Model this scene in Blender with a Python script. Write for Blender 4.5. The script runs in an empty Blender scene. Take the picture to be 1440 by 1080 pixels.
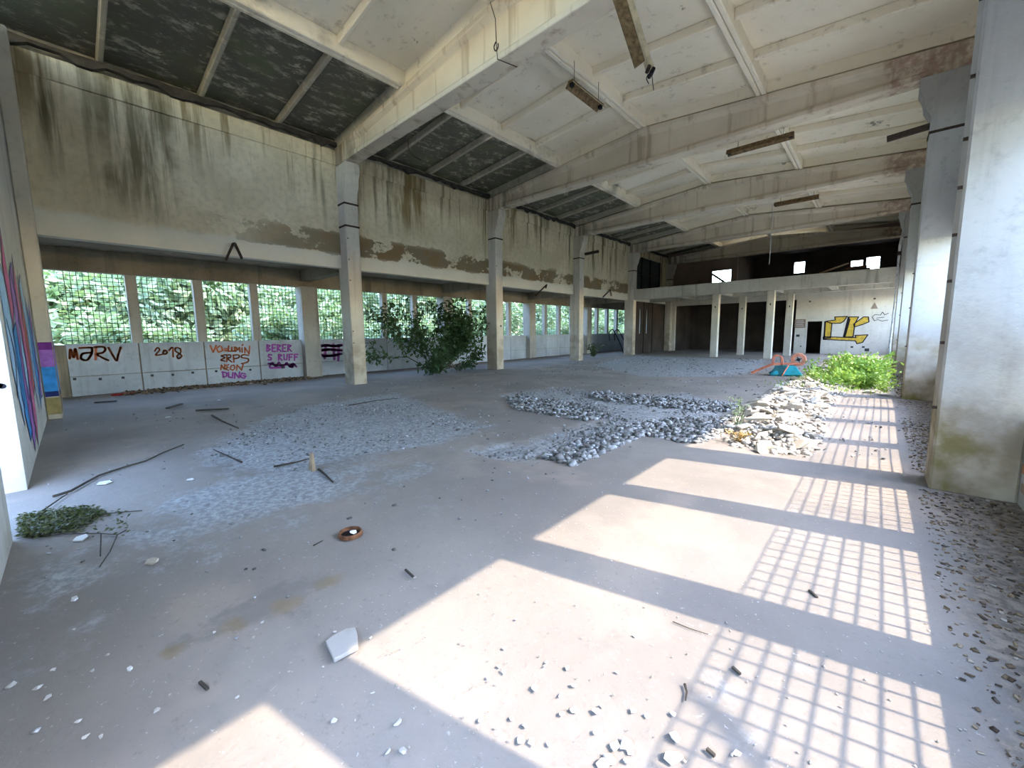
import bpy, bmesh, math, random
import numpy as np
from mathutils import Vector, Matrix, Euler

R = math.radians
rnd = random.Random(7)
nrs = np.random.RandomState(11)
sc = bpy.context.scene
col = sc.collection

# ------------------------------------------------------------------ camera
CF, CYAW, CPITCH, CROLL, CX, CY, CH = 564.11, R(42.976), R(6.781), R(-0.737), 709.29, 535.52, 1.5
_fw = Vector((-math.sin(CYAW) * math.cos(CPITCH), math.cos(CYAW) * math.cos(CPITCH), -math.sin(CPITCH)))
_rt0 = Vector((math.cos(CYAW), math.sin(CYAW), 0))
_up0 = _rt0.cross(_fw)
_rt = _rt0 * math.cos(CROLL) + _up0 * math.sin(CROLL)
_up = -_rt0 * math.sin(CROLL) + _up0 * math.cos(CROLL)
cam_d = bpy.data.cameras.new('camera')
cam_d.sensor_width = 36.0
cam_d.lens = CF / 1440 * 36.0
cam_d.shift_x = (720 - CX) / 1440
cam_d.shift_y = (CY - 540) / 1440
cam_d.clip_start = 0.05
cam_d.clip_end = 400
cam = bpy.data.objects.new('camera', cam_d)
M4 = Matrix((( _rt.x, _up.x, -_fw.x, 0), (_rt.y, _up.y, -_fw.y, 0), (_rt.z, _up.z, -_fw.z, CH), (0, 0, 0, 1)))
cam.matrix_world = M4
col.objects.link(cam)
sc.camera = cam

# a point of the photograph on a real plane of the hall (used to place paint and debris on those planes)
def _ray(u, v): return _fw * CF + _rt * (u - CX) - _up * (v - CY)
def on_z(u, v, z=0.0):
    d = _ray(u, v); return Vector((0, 0, CH)) + d * ((z - CH) / d.z)
def on_x(u, v, x):
    d = _ray(u, v); return Vector((0, 0, CH)) + d * (x / d.x)
def on_y(u, v, y):
    d = _ray(u, v); return Vector((0, 0, CH)) + d * (y / d.y)

# ------------------------------------------------------------------ world, sun, exposure
SUN_DIR = Vector((-0.906, -0.208, -1.0)).normalized()
elev = math.asin(-SUN_DIR.z)
w = bpy.data.worlds.new('world'); sc.world = w; w.use_nodes = True
wn = w.node_tree.nodes; wn.clear()
wo = wn.new('ShaderNodeOutputWorld'); wb = wn.new('ShaderNodeBackground'); ws = wn.new('ShaderNodeTexSky')
ws.sky_type = 'NISHITA'; ws.sun_disc = False; ws.sun_elevation = elev
ws.sun_rotation = math.atan2(-SUN_DIR.x, -SUN_DIR.y)
ws.air_density = 1.1; ws.dust_density = 0.6; ws.ozone_density = 1.0
wb.inputs['Strength'].default_value = 1.2
w.node_tree.links.new(ws.outputs[0], wb.inputs[0]); w.node_tree.links.new(wb.outputs[0], wo.inputs[0])
sun_d = bpy.data.lights.new('sun', 'SUN'); sun_d.energy = 3.6; sun_d.angle = R(0.53); sun_d.color = (1.0, 0.84, 0.64)
sun = bpy.data.objects.new('sun', sun_d); col.objects.link(sun)
sun.rotation_euler = SUN_DIR.to_track_quat('-Z', 'Y').to_euler(); sun.location = (12, 3, 14)
sc.view_settings.view_transform = 'Standard'; sc.view_settings.look = 'None'
sc.view_settings.gamma = 1.0; sc.view_settings.use_curve_mapping = False
sc.view_settings.exposure = 1.72
sc.cycles.max_bounces = 8; sc.cycles.diffuse_bounces = 6; sc.cycles.glossy_bounces = 2
sc.cycles.sample_clamp_indirect = 6.0; sc.cycles.use_adaptive_sampling = True; sc.cycles.adaptive_threshold = 0.025

# ------------------------------------------------------------------ materials
class NT:
    def __init__(s, name):
        s.m = bpy.data.materials.new(name); s.m.use_nodes = True
        s.t = s.m.node_tree; s.n = s.t.nodes; s.n.clear()
        s.out = s.n.new('ShaderNodeOutputMaterial'); s.b = s.n.new('ShaderNodeBsdfPrincipled')
        s.t.links.new(s.b.outputs[0], s.out.inputs[0])
        s.geo = s.n.new('ShaderNodeNewGeometry'); s.pos = s.geo.outputs['Position']
        sp = s.n.new('ShaderNodeSeparateXYZ'); s.link(s.pos, sp.inputs[0])
        s.x, s.y, s.z = sp.outputs
    def link(s, a, b): s.t.links.new(a, b)
    def put(s, sock, v):
        if isinstance(v, bpy.types.NodeSocket): s.link(v, sock)
        elif isinstance(v, (tuple, list)) and len(v) == 3 and sock.type == 'RGBA': sock.default_value = (*v, 1)
        else: sock.default_value = v
    def noise(s, scale, detail=4, rough=0.55, stretch=None, dist=0.0, off=0.0):
        n = s.n.new('ShaderNodeTexNoise'); n.inputs['Scale'].default_value = scale
        n.inputs['Detail'].default_value = detail; n.inputs['Roughness'].default_value = rough
        n.inputs['Distortion'].default_value = dist
        v = s.pos
        if stretch or off:
            mp = s.n.new('ShaderNodeMapping'); s.link(v, mp.inputs[0])
            if stretch: mp.inputs['Scale'].default_value = stretch
            mp.inputs['Location'].default_value = (off, off * 1.7, off * 0.6); v = mp.outputs[0]
        s.link(v, n.inputs['Vector']); return n.outputs[0]
    def voro(s, scale, feature='F1', stretch=None, out=0):
        n = s.n.new('ShaderNodeTexVoronoi'); n.feature = feature; n.inputs['Scale'].default_value = scale
        v = s.pos
        if stretch:
            mp = s.n.new('ShaderNodeMapping'); s.link(v, mp.inputs[0]); mp.inputs['Scale'].default_value = stretch; v = mp.outputs[0]
        s.link(v, n.inputs['Vector']); return n.outputs[out]
    def math(s, op, a, b=0.0, c=0.0, clamp=False):
        n = s.n.new('ShaderNodeMath'); n.operation = op; n.use_clamp = clamp
        s.put(n.inputs[0], a); s.put(n.inputs[1], b); s.put(n.inputs[2], c); return n.outputs[0]
    def step(s, v, lo, hi):
        n = s.n.new('ShaderNodeMapRange'); n.interpolation_type = 'SMOOTHSTEP'; s.put(n.inputs['Value'], v)
        a, b = (0.0, 1.0) if hi > lo else (1.0, 0.0)
        n.inputs['From Min'].default_value = min(lo, hi); n.inputs['From Max'].default_value = max(lo, hi)
        n.inputs['To Min'].default_value = a; n.inputs['To Max'].default_value = b
        return n.outputs[0]
    def mul(s, *a):
        r = a[0]
        for b in a[1:]: r = s.math('MULTIPLY', r, b)
        return r
    def add(s, a, b): return s.math('ADD', a, b)
    def mix(s, f, a, b):
        n = s.n.new('ShaderNodeMix'); n.data_type = 'RGBA'; n.clamp_factor = True
        s.put(n.inputs[0], f); s.put(n.inputs[6], a); s.put(n.inputs[7], b); return n.outputs[2]
    def attr(s, name):
        n = s.n.new('ShaderNodeAttribute'); n.attribute_name = name; return n.outputs['Fac']
    def island(s): return s.geo.outputs['Random Per Island']
    def objrand(s):
        n = s.n.new('ShaderNodeObjectInfo'); return n.outputs['Random']
    def ramp(s, v, stops):
        n = s.n.new('ShaderNodeValToRGB'); s.put(n.inputs[0], v); e = n.color_ramp.elements
        while len(e) > 1: e.remove(e[-1])
        e[0].position = stops[0][0]; e[0].color = (*stops[0][1], 1)
        for p, c in stops[1:]:
            q = e.new(p); q.color = (*c, 1)
        return n.outputs[0]
    def bump(s, h, strength=0.3, dist=0.02):
        n = s.n.new('ShaderNodeBump'); n.inputs['Strength'].default_value = strength; n.inputs['Distance'].default_value = dist
        s.put(n.inputs['Height'], h); s.link(n.outputs[0], s.b.inputs['Normal'])
    def done(s, colr, rough=0.9, metal=0.0, spec=0.2):
        s.put(s.b.inputs['Base Color'], colr); s.put(s.b.inputs['Roughness'], rough)
        s.b.inputs['Metallic'].default_value = metal; s.b.inputs['Specular IOR Level'].default_value = spec
        return s.m

MAT = {}
def plain(name, c, rough=0.8, metal=0.0, var=0.25, scale=6.0):
    t = NT(name); n = t.noise(scale, 4)
    d = tuple(x * (1 - var) for x in c); l = tuple(min(1, x * (1 + var)) for x in c)
    MAT[name] = t.done(t.mix(t.step(n, 0.3, 0.7), d, l), rough, metal); return MAT[name]

def m_wall_upper():
    t = NT('wall_plaster_upper')
    base = t.mix(t.step(t.noise(0.9, 5), .35, .7), (.60, .52, .37), (.72, .64, .475))
    base = t.mix(t.mul(t.step(t.noise(7, 5), .4, .75), .5), base, (.42, .37, .265))
    # white-washed edge beam over the opening
    zl = t.add(t.z, t.mul(t.noise(1.3, 4), .5))
    base = t.mix(t.step(zl, 4.32, 4.1), base, t.mix(t.noise(2, 4), (.6, .585, .51), (.74, .72, .64)))
    # water streaks running down from the roof edge
    st = t.noise(1.0, 5, .6, (1, 2.6, .16)); st2 = t.noise(.35, 2, .5, (1, 1, .01), off=3.3)
    fall = t.step(t.add(t.z, t.mul(t.noise(1.2, 3, .5, (1, 3, .1)), 2.2)), 5.4, 7.2)
    smask = t.mul(t.step(st, .48, .62), t.step(st2, .44, .58), fall)
    base = t.mix(t.mul(smask, .9), base, (.085, .07, .035))
    sm2 = t.mul(t.step(t.noise(2.2, 5, .6, (1, 2.0, .12), off=9), .52, .66), t.step(t.z, 4.9, 6.5))
    base = t.mix(t.mul(sm2, .75), base, (.17, .12, .05))
    # two big leak stains: one in the first bay, one past the first column
    for yc, hw, zlo, cc in ((1.35, .95, 3.9, (.12, .098, .055)), (8.35, .95, 4.7, (.2, .135, .05)), (13.6, .5, 5.0, (.2, .14, .06))):
        dy = t.math('ABSOLUTE', t.math('SUBTRACT', t.add(t.y, t.mul(t.math('SUBTRACT', t.noise(1.2, 3), .5), 1.2)), yc))
        f = t.mul(t.step(dy, hw, hw * .3), t.step(t.noise(1.5, 6, .65, (1, 2.4, .2), off=yc), .36, .58), t.step(t.add(t.z, t.mul(t.noise(1.3, 3, .5, (1, 3, .2)), 1.4)), zlo + .6, zlo + 1.7))
        base = t.mix(t.mul(f, .85), base, cc)
    # plaster fallen away: brown render and brick band
    band = t.mul(t.step(t.z, 3.75, 3.98), t.step(t.z, 4.78, 4.4))
    bm = t.mul(t.step(t.add(t.mul(t.noise(.9, 5, .65, (1, 1, 1.6), off=5), 1.0), t.add(t.mul(band, .33), t.mul(t.math('SUBTRACT', t.noise(9, 5, .7), .5), .16))), .76, .8), band, t.step(t.add(t.y, t.mul(t.noise(.8, 2), 3)), 2.6, 7.5))
    br = t.n.new('ShaderNodeTexBrick'); mp = t.n.new('ShaderNodeMapping'); t.link(t.pos, mp.inputs[0])
    mp.inputs['Rotation'].default_value = (R(90), 0, R(90)); t.link(mp.outputs[0], br.inputs['Vector'])
    br.inputs['Scale'].default_value = 1.0; br.inputs['Brick Width'].default_value = .26; br.inputs['Row Height'].default_value = .075
    br.inputs['Mortar Size'].default_value = .012
    br.inputs['Color1'].default_value = (.5, .2, .08, 1); br.inputs['Color2'].default_value = (.36, .2, .1, 1); br.inputs['Mortar'].default_value = (.24, .19, .12, 1)
    bc = t.mix(t.step(t.noise(1.6, 4), .38, .52), (.25, .165, .085), br.outputs[0])
    base = t.mix(bm, base, bc)
    t.bump(t.add(t.noise(5, 6), t.mul(bm, -1.2)), .5, .03)
    MAT['upper'] = t.done(base)

def concrete(name, a, b, streak=.5, lowdirt=0.0, moss=0.0, dark=(.1, .085, .06), rough=.9, lowz=1.6):
    t = NT(name)
    c = t.mix(t.step(t.noise(.8, 5), .3, .7), a, b)
    c = t.mix(t.mul(t.step(t.noise(9, 6, .65), .5, .8), .45), c, tuple(x * .55 for x in a))
    if streak:
        s1 = t.step(t.noise(1.6, 5, .6, (2.4, 2.4, .14)), .52, .72)
        c = t.mix(t.mul(s1, streak), c, dark)
    if lowdirt:
        f = t.step(t.add(t.z, t.mul(t.noise(1.7, 5), 1.6)), lowz + 1.5, lowz - .1)
        c = t.mix(t.mul(f, lowdirt), c, t.mix(t.step(t.noise(2.6, 4), .4, .62), (.26, .2, .13), (.43, .36, .27)))
    if moss:
        f = t.mul(t.step(t.noise(1.5, 5, .6, None, 0, 4.0), .5, .64), t.step(t.add(t.z, t.mul(t.noise(2, 3), .9)), 2.3, .5))
        c = t.mix(t.mul(f, moss), c, (.16, .13, .035))
    t.bump(t.noise(14, 6, .65), .35, .015)
    MAT[name] = t.done(c, rough); return MAT[name]

def m_ceiling(key='ceil', k=1.0):
    t = NT('roof_concrete')
    c = t.mix(t.step(t.noise(.7, 4), .3, .7), (.81, .74, .6), (.89, .83, .7))
    c = t.mix(t.mul(t.step(t.noise(4, 6, .7), .56, .72), .5), c, (.3, .26, .2))
    # black mould where the roof leaks along the eaves
    n = t.noise(.55, 5, .6, off=1.0); n2 = t.noise(3.2, 6, .7, (1, .5, 1))
    edge = t.add(t.x, t.add(t.mul(n, 2.6), t.mul(n2, .9)))
    mm = t.step(edge, -6.75, -7.35)
    spot = t.mul(t.step(t.noise(.8, 6, .7, off=7), .64, .68), t.step(n2, .46, .56), .8)
    mould = t.mix(t.step(t.noise(5, 6, .75, (1, .45, 1)), .5, .66), (.14, .135, .11), (.42, .4, .32))
    mould = t.mix(t.mul(t.step(t.noise(.9, 4, .6, off=2), .45, .62), .7), mould, (.15, .165, .1))
    mould = t.mix(t.step(t.noise(2.6, 6, .75, (1, .6, 1), off=5), .6, .65), mould, (.45, .42, .33))
    c = t.mix(t.mul(mm, k), c, mould)
    c = t.mix(spot, c, (.12, .11, .085))
    t.bump(t.noise(8, 6, .7), .4, .02)
    MAT[key] = t.done(c)

def m_beam():
    t = NT('beam_concrete')
    c = t.mix(t.step(t.noise(.8, 4), .3, .7), (.60, .53, .43), (.72, .65, .53))
    c = t.mix(t.mul(t.step(t.noise(1.5, 5, .6, (2.4, 2, .12)), .52, .68), .55), c, (.3, .215, .13))
    c = t.mix(t.mul(t.step(t.add(t.x, t.mul(t.noise(1.2, 4), 2.4)), -8.4, -10.6), t.step(t.noise(2.2, 5, .6, (2.2, 1, .15)), .38, .6), .75), c, (.12, .095, .065))
    c = t.mix(t.mul(t.step(t.add(t.x, t.mul(t.noise(2.5, 5, .7), .8)), .05, .3), t.mul(t.step(t.noise(5, 5, .7), .35, .6), .75)), c, (.32, .2, .155))
    t.bump(t.noise(12, 6, .65), .35, .015)
    MAT['beam'] = t.done(c)

def m_floor():
    t = NT('floor_concrete')
    dust, stain, ochre, litter = t.attr('dust'), t.attr('stain'), t.attr('ochre'), t.attr('litter')
    c = t.mix(t.step(t.noise(.5, 5), .3, .7), (.19, .174, .162), (.258, .237, .221))
    c = t.mix(t.mul(t.step(t.noise(2.4, 6, .7), .5, .72), .55), c, (.2, .188, .18))
    c = t.mix(t.mul(t.step(t.noise(.9, 4, .6, off=6), .5, .66), .45), c, (.335, .28, .24))
    c = t.mix(t.mul(t.step(t.noise(26, 4, .7), .58, .7), .45), c, (.17, .155, .14))
    c = t.mix(t.mul(t.step(t.noise(40, 3, .6, off=3), .66, .73), .6), c, (.45, .43, .41))
    df = t.step(t.add(dust, t.mul(t.math('SUBTRACT', t.noise(3.2, 6, .7), .5), 1.3)), .3, .75)
    dc = t.mix(t.step(t.noise(18, 5, .7), .4, .62), (.22, .23, .245), (.38, .40, .425))
    c = t.mix(t.mul(df, .9), c, dc)
    sf = t.step(t.add(stain, t.mul(t.math('SUBTRACT', t.noise(5, 6, .75), .5), 1.5)), .42, .75)
    c = t.mix(t.mul(sf, .75), c, t.mix(t.noise(9, 4), (.13, .125, .12), (.22, .2, .185)))
    of = t.step(t.add(ochre, t.mul(t.math('SUBTRACT', t.noise(6, 4), .5), .9)), .4, .85)
    c = t.mix(t.mul(of, .5), c, (.2, .145, .065))
    lf = t.step(t.add(litter, t.mul(t.math('SUBTRACT', t.noise(4, 6, .75), .5), 1.2)), .4, .7)
    c = t.mix(t.mul(lf, .8), c, t.mix(t.step(t.noise(16, 5, .7), .4, .6), (.12, .095, .075), (.27, .225, .18)))
    # hairline cracks
    cr = t.voro(.34, 'DISTANCE_TO_EDGE'); wob = t.noise(2.5, 5)
    ck = t.mul(t.step(t.add(cr, t.mul(wob, .02)), .0165, .011), t.step(t.noise(.6, 2, off=4), .45, .6))
    c = t.mix(t.mul(ck, .0), c, (.12, .11, .1))
    h = t.add(t.mul(t.noise(30, 5, .7), .5), t.add(t.noise(5, 6), t.mul(df, t.noise(22, 5, .75))))
    t.bump(h, .45, .02)
    MAT['floor'] = t.done(c, .92)

def m_gravel(name, stops, rough=.95):
    t = NT(name); c = t.ramp(t.island(), stops)
    c = t.mix(t.mul(t.step(t.noise(30, 3), .45, .65), .3), c, (.2, .19, .18))
    MAT[name] = t.done(c, rough)
def m_objvar(name, stops):
    t = NT(name); c = t.ramp(t.objrand(), stops)
    c = t.mix(t.mul(t.step(t.noise(14, 5, .7), .45, .68), .45), c, (.3, .28, .255))
    t.bump(t.noise(22, 5), .4, .01); MAT[name] = t.done(c, .95)
def m_leaf(name, a, b, trans=.25):
    t = NT(name); c = t.mix(t.island(), a, b); t.done(c, .55, 0, .3)
    tr = t.n.new('ShaderNodeBsdfTranslucent'); t.put(tr.inputs['Color'], t.mix(.5, c, (.35, .5, .06)))
    mx = t.n.new('ShaderNodeMixShader'); mx.inputs[0].default_value = trans
    t.link(t.b.outputs[0], mx.inputs[1]); t.link(tr.outputs[0], mx.inputs[2]); t.link(mx.outputs[0], t.out.inputs[0])
    MAT[name] = t.m

m_wall_upper(); m_ceiling(); m_ceiling('ceil_rib', .62); m_beam(); m_floor()
concrete('column', (.52, .48, .42), (.62, .58, .51), .35, .75, .35)
concrete('column_right', (.38, .38, .375), (.46, .46, .45), .22, .9, .9, lowz=1.2)
concrete('end_wall', (.5, .5, .49), (.6, .6, .585), .3, .45, .2, lowz=.4)
concrete('parapet', (.37, .40, .45), (.47, .51, .57), .35, .7, 0, (.2, .19, .18), lowz=-.55)
concrete('mullion', (.36, .34, .31), (.47, .45, .41), .4)
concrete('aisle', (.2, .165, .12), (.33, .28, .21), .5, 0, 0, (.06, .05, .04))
concrete('mezz', (.47, .44, .37), (.6, .565, .49), .45)
concrete('backwhite', (.55, .51, .45), (.66, .62, .55), .25, .5, 0, (.25, .2, .15), lowz=-.3)
concrete('dark_brown', (.05, .04, .036), (.085, .068, .06), .3)  # near-black brown for the rooms behind and the boarded screen
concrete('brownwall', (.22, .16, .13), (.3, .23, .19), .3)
concrete('outwall', (.4, .38, .34), (.52, .5, .45), .3)
m_gravel('gravel', [(0, (.07, .07, .07)), (.3, (.16, .16, .16)), (.65, (.26, .265, .275)), (1, (.45, .47, .5))])
m_gravel('litter', [(0, (.05, .035, .025)), (.5, (.15, .1, .06)), (.85, (.28, .2, .12)), (1, (.45, .42, .38))])
m_gravel('chips', [(0, (.28, .26, .23)), (.5, (.42, .39, .35)), (1, (.58, .55, .51))])
m_objvar('chunk', [(0, (.38, .34, .28)), (.5, (.5, .46, .4)), (1, (.62, .58, .52))])
m_objvar('chunk_grey', [(0, (.16, .155, .15)), (.5, (.27, .27, .27)), (1, (.42, .43, .44))])
m_objvar('plaster', [(0, (.55, .53, .5)), (1, (.8, .78, .75))])
m_objvar('brick', [(0, (.34, .14, .07)), (.5, (.42, .2, .11)), (1, (.4, .3, .22))])
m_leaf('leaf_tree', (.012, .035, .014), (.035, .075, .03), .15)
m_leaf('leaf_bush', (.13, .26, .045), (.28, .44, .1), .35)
m_leaf('leaf_out', (.11, .175, .11), (.3, .38, .25), .3)
m_leaf('leaf_out2', (.1, .17, .125), (.26, .35, .27), .3)
m_leaf('leaf_wilt', (.035, .045, .018), (.09, .09, .04), .1)
m_objvar('plaster_dim', [(0, (.34, .33, .32)), (1, (.52, .51, .5))])  # darker plaster copy: shade put into the colour of chips on shaded floor
m_leaf('leaf_blocker', (.06, .1, .045), (.14, .2, .09), .3)  # leaves of the added light-blocking screens
m_leaf('leaf_pale', (.35, .42, .22), (.55, .58, .38), .3)
m_leaf('leaf_dark', (.015, .03, .012), (.04, .06, .02), .1)
m_leaf('leaf_dry', (.35, .2, .07), (.55, .36, .16), .2)
plain('bark', (.07, .055, .042)); plain('twig', (.05, .042, .035)); plain('rust', (.16, .075, .04), .8, .2, .4, 20)
plain('rust_dark', (.055, .04, .032), .8, .2, .3, 20); plain('wire', (.02, .03, .026), .6, .5)
plain('fixture_brown', (.17, .115, .06), .7, 0, .4, 14); plain('fixture_cream', (.5, .42, .28), .6)
plain('black', (.012, .012, .014), .6); plain('teal', (.02, .28, .34), .55, 0, .15); plain('teal_dark', (.02, .1, .11), .6)
plain('orange', (.62, .2, .12), .6); plain('tyre', (.62, .26, .17), .7); plain('plank', (.3, .22, .15)); plain('plank_dark', (.05, .045, .04))
plain('paper', (.6, .6, .6), .8, 0, .08); plain('ground', (.52, .48, .4), .95, 0, .15, .8); plain('redcloth', (.35, .03, .03))
plain('joint', (.06, .06, .06)); plain('pipe', (.5, .52, .53), .5); plain('asphalt_roof', (.15, .15, .15)); plain('glass_dark', (.05, .065, .07), .25)
for nm, c in dict(p_orange=(.5, .14, .06), p_magenta=(.36, .07, .38), p_purple=(.13, .02, .18), p_black=(.012, .012, .02), p_yellow=(.55, .36, .05),
                  p_blue=(.03, .22, .55), p_lblue=(.3, .48, .72), p_pink=(.5, .1, .24), p_violet=(.3, .12, .42), p_navy=(.012, .02, .12), p_white=(.75, .75, .75),
                  p_mag2=(.25, .09, .26), p_gold=(.26, .2, .08), p_red=(.5, .09, .06)).items(): plain(nm, c, .6, 0, .18, 9)

# ------------------------------------------------------------------ mesh helpers
WLOC = {}
def link(name, me, mat, parent=None, kind=None):
    o = bpy.data.objects.new(name, me); col.objects.link(o)
    if mat is not None and len(me.materials) == 0: me.materials.append(MAT[mat])
    if parent is not None: o.parent = parent
    if kind: o['kind'] = kind
    return o
def tag(o, label, cat, group=None):
    o['label'] = label; o['category'] = cat; o['kind'] = 'thing'
    if group: o['group'] = group
    return o
def thing(name, label, cat, loc=(0, 0, 0), group=None, rot=None):
    o = bpy.data.objects.new(name, None); o.empty_display_size = .2; col.objects.link(o)
    o.location = loc; WLOC[o.name] = Vector(loc)
    if rot: o.rotation_euler = rot
    return tag(o, label, cat, group)
class MB:
    def __init__(s): s.v = []; s.f = []
    def box(s, x0, x1, y0, y1, z0, z1):
        b = len(s.v)
        s.v += [(x0, y0, z0), (x1, y0, z0), (x1, y1, z0), (x0, y1, z0), (x0, y0, z1), (x1, y0, z1), (x1, y1, z1), (x0, y1, z1)]
        s.f += [tuple(b + i for i in q) for q in ((3, 2, 1, 0), (4, 5, 6, 7), (0, 1, 5, 4), (1, 2, 6, 5), (2, 3, 7, 6), (3, 0, 4, 7))]
        return s
    def loft(s, rings, cap=True):
        b = len(s.v); n = len(rings[0])
        for r in rings: s.v += [tuple(p) for p in r]
        for k in range(len(rings) - 1):
            for i in range(n):
                j = (i + 1) % n
                s.f.append((b + k * n + i, b + k * n + j, b + (k + 1) * n + j, b + (k + 1) * n + i))
        if cap:
            s.f.append(tuple(b + i for i in reversed(range(n)))); e = b + (len(rings) - 1) * n
            s.f.append(tuple(e + i for i in range(n)))
        return s
    def tube(s, pts, r, n=6, r2=None):
        pts = [Vector(p) for p in pts]; rings = []
        ref = Vector((0, 0, 1))
        for i, p in enumerate(pts):
            d = (pts[min(i + 1, len(pts) - 1)] - pts[max(i - 1, 0)]).normalized()
            a = d.cross(ref)
            if a.length < 1e-3: a = d.cross(Vector((1, 0, 0)))
            a.normalize(); c = d.cross(a)
            rr = r if r2 is None else r + (r2 - r) * i / max(1, len(pts) - 1)
            rings.append([p + a * rr * math.cos(2 * math.pi * k / n) + c * rr * math.sin(2 * math.pi * k / n) for k in range(n)])
        return s.loft(rings)
    def bar(s, p, q, wx, wz, up=(0, 0, 1)):
        p, q = Vector(p), Vector(q); d = (q - p).normalized(); a = d.cross(Vector(up))
        if a.length < 1e-3: a = d.cross(Vector((1, 0, 0)))
        a.normalize(); c = a.cross(d)
        rg = lambda o: [o + a * wx / 2 * i + c * wz / 2 * j for i, j in ((-1, -1), (1, -1), (1, 1), (-1, 1))]
        return s.loft([rg(p), rg(q)])
    def prism(s, poly, axis, a, b):
        def mk(p, t):
            return {'x': (t, p[0], p[1]), 'y': (p[0], t, p[1]), 'z': (p[0], p[1], t)}[axis]
        return s.loft([[mk(p, a) for p in poly], [mk(p, b) for p in poly]])
    def lathe(s, prof, n=20, c=(0, 0, 0)):
        b = len(s.v); m = len(prof)
        for k in range(n):
            t = 2 * math.pi * k / n
            s.v += [(c[0] + r * math.cos(t), c[1] + r * math.sin(t), c[2] + z) for r, z in prof]
        for k in range(n):
            for i in range(m):
                j = (i + 1) % m; k2 = (k + 1) % n
                s.f.append((b + k * m + i, b + k2 * m + i, b + k2 * m + j, b + k * m + j))
        return s
    def build(s, name, mat, parent=None, kind=None, bevel=0.0, base=None):
        """one mesh object; world coordinates in, local to its thing's base out. Without a parent the origin goes to `base`."""
        off = Vector((0, 0, 0))
        if parent is not None:
            p = parent
            while p is not None: off += Vector(p.location); p = p.parent
        elif base is not None: off = Vector(base)
        me = bpy.data.meshes.new(name); me.from_pydata([tuple(Vector(v) - off) for v in s.v], [], s.f)
        bm = bmesh.new(); bm.from_mesh(me); bmesh.ops.recalc_face_normals(bm, faces=bm.faces); bm.to_mesh(me); bm.free()
        o = link(name, me, mat, parent, kind)
        if parent is None and base is not None: o.location = base
        if bevel:
            bv = o.modifiers.new('bevel', 'BEVEL'); bv.width = bevel; bv.segments = 1; bv.limit_method = 'ANGLE'
        return o
def dup(o, parent=None):
    c = o.copy(); col.objects.link(c); c.parent = parent
    for k in list(o.children): dup(k, c)
    return c
def np_mesh(name, V, F):
    me = bpy.data.meshes.new(name); V = np.asarray(V, np.float32); F = np.asarray(F, np.int32); k = F.shape[1]
    me.vertices.add(len(V)); me.vertices.foreach_set('co', V.ravel())
    me.loops.add(F.size); me.loops.foreach_set('vertex_index', F.ravel())
    me.polygons.add(len(F)); me.polygons.foreach_set('loop_start', np.arange(0, F.size, k, dtype=np.int32))
    me.polygons.foreach_set('loop_total', np.full(len(F), k, np.int32)); me.update(); me.validate(); return me
BOXV = np.array([(-1, -1, -1), (1, -1, -1), (1, 1, -1), (-1, 1, -1), (-1, -1, 1), (1, -1, 1), (1, 1, 1), (-1, 1, 1)], float) * .5
BOXF = np.array([(3, 2, 1, 0), (4, 5, 6, 7), (0, 1, 5, 4), (1, 2, 6, 5), (2, 3, 7, 6), (3, 0, 4, 7)])
def rot_rand(n, tilt):
    a = nrs.uniform(0, 2 * np.pi, n); t = nrs.normal(0, tilt, n); b = nrs.uniform(0, 2 * np.pi, n)
    ca, sa = np.cos(a), np.sin(a); Z = np.zeros((n, 3, 3)); Z[:, 0, 0] = ca; Z[:, 0, 1] = -sa; Z[:, 1, 0] = sa; Z[:, 1, 1] = ca; Z[:, 2, 2] = 1
    k = np.stack([np.cos(b), np.sin(b), np.zeros(n)], 1); K = np.zeros((n, 3, 3))
    K[:, 0, 2] = k[:, 1]; K[:, 1, 2] = -k[:, 0]; K[:, 2, 0] = -k[:, 1]; K[:, 2, 1] = k[:, 0]
    I = np.eye(3)[None]; T = I + np.sin(t)[:, None, None] * K + (1 - np.cos(t))[:, None, None] * (K @ K)
    return T @ Z
def stones(name, P, size, mat, parent=None, flat=.5, tilt=.4, kind='stuff', label=None, cat=None):
    """many loose angular bits, joined: nobody could count them"""
    P = np.asarray(P, float); n = len(P); V = np.repeat(BOXV[None], n, 0) * nrs.uniform(.6, 1.0, (n, 8, 3))
    S = np.stack([size * nrs.uniform(.7, 1.4, n), size * nrs.uniform(.6, 1.1, n), size * flat * nrs.uniform(.6, 1.3, n)], 1)
    V = V * S[:, None, :]; V = np.einsum('nij,nkj->nki', rot_rand(n, tilt), V) + P[:, None, :]
    F = (BOXF[None] + (np.arange(n) * 8)[:, None, None]).reshape(-1, 4)
    o = link(name, np_mesh(name, V.reshape(-1, 3), F), mat, parent, kind)
    if label: o['label'] = label; o['category'] = cat
    return o
def leaves_mesh(name, P, D, length, width, fold=.25):
    """folded leaf blades at P pointing along D"""
    P = np.asarray(P, float); D = np.asarray(D, float); n = len(P)
    D = D / np.linalg.norm(D, axis=1, keepdims=True)
    r = nrs.normal(size=(n, 3)) + np.array([0, 0, 1.2]); s = np.cross(D, r); s /= np.linalg.norm(s, axis=1, keepdims=True); u = np.cross(s, D)
    L = (length * nrs.uniform(.7, 1.25, n))[:, None]; W = (width * nrs.uniform(.7, 1.2, n))[:, None]
    a = P; b = P + D * L * .5 + s * W * .5 - u * L * .02; c = P + D * L - u * L * .12; d = P + D * L * .5 - s * W * .5 - u * L * .02
    V = np.stack([a, b, c, d], 1).reshape(-1, 3); k = np.arange(n)[:, None] * 4
    F = np.concatenate([k + np.array([[0, 1, 2]]), k + np.array([[0, 2, 3]])], 1).reshape(-1, 3)
    return np_mesh(name, V, F)
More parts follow.
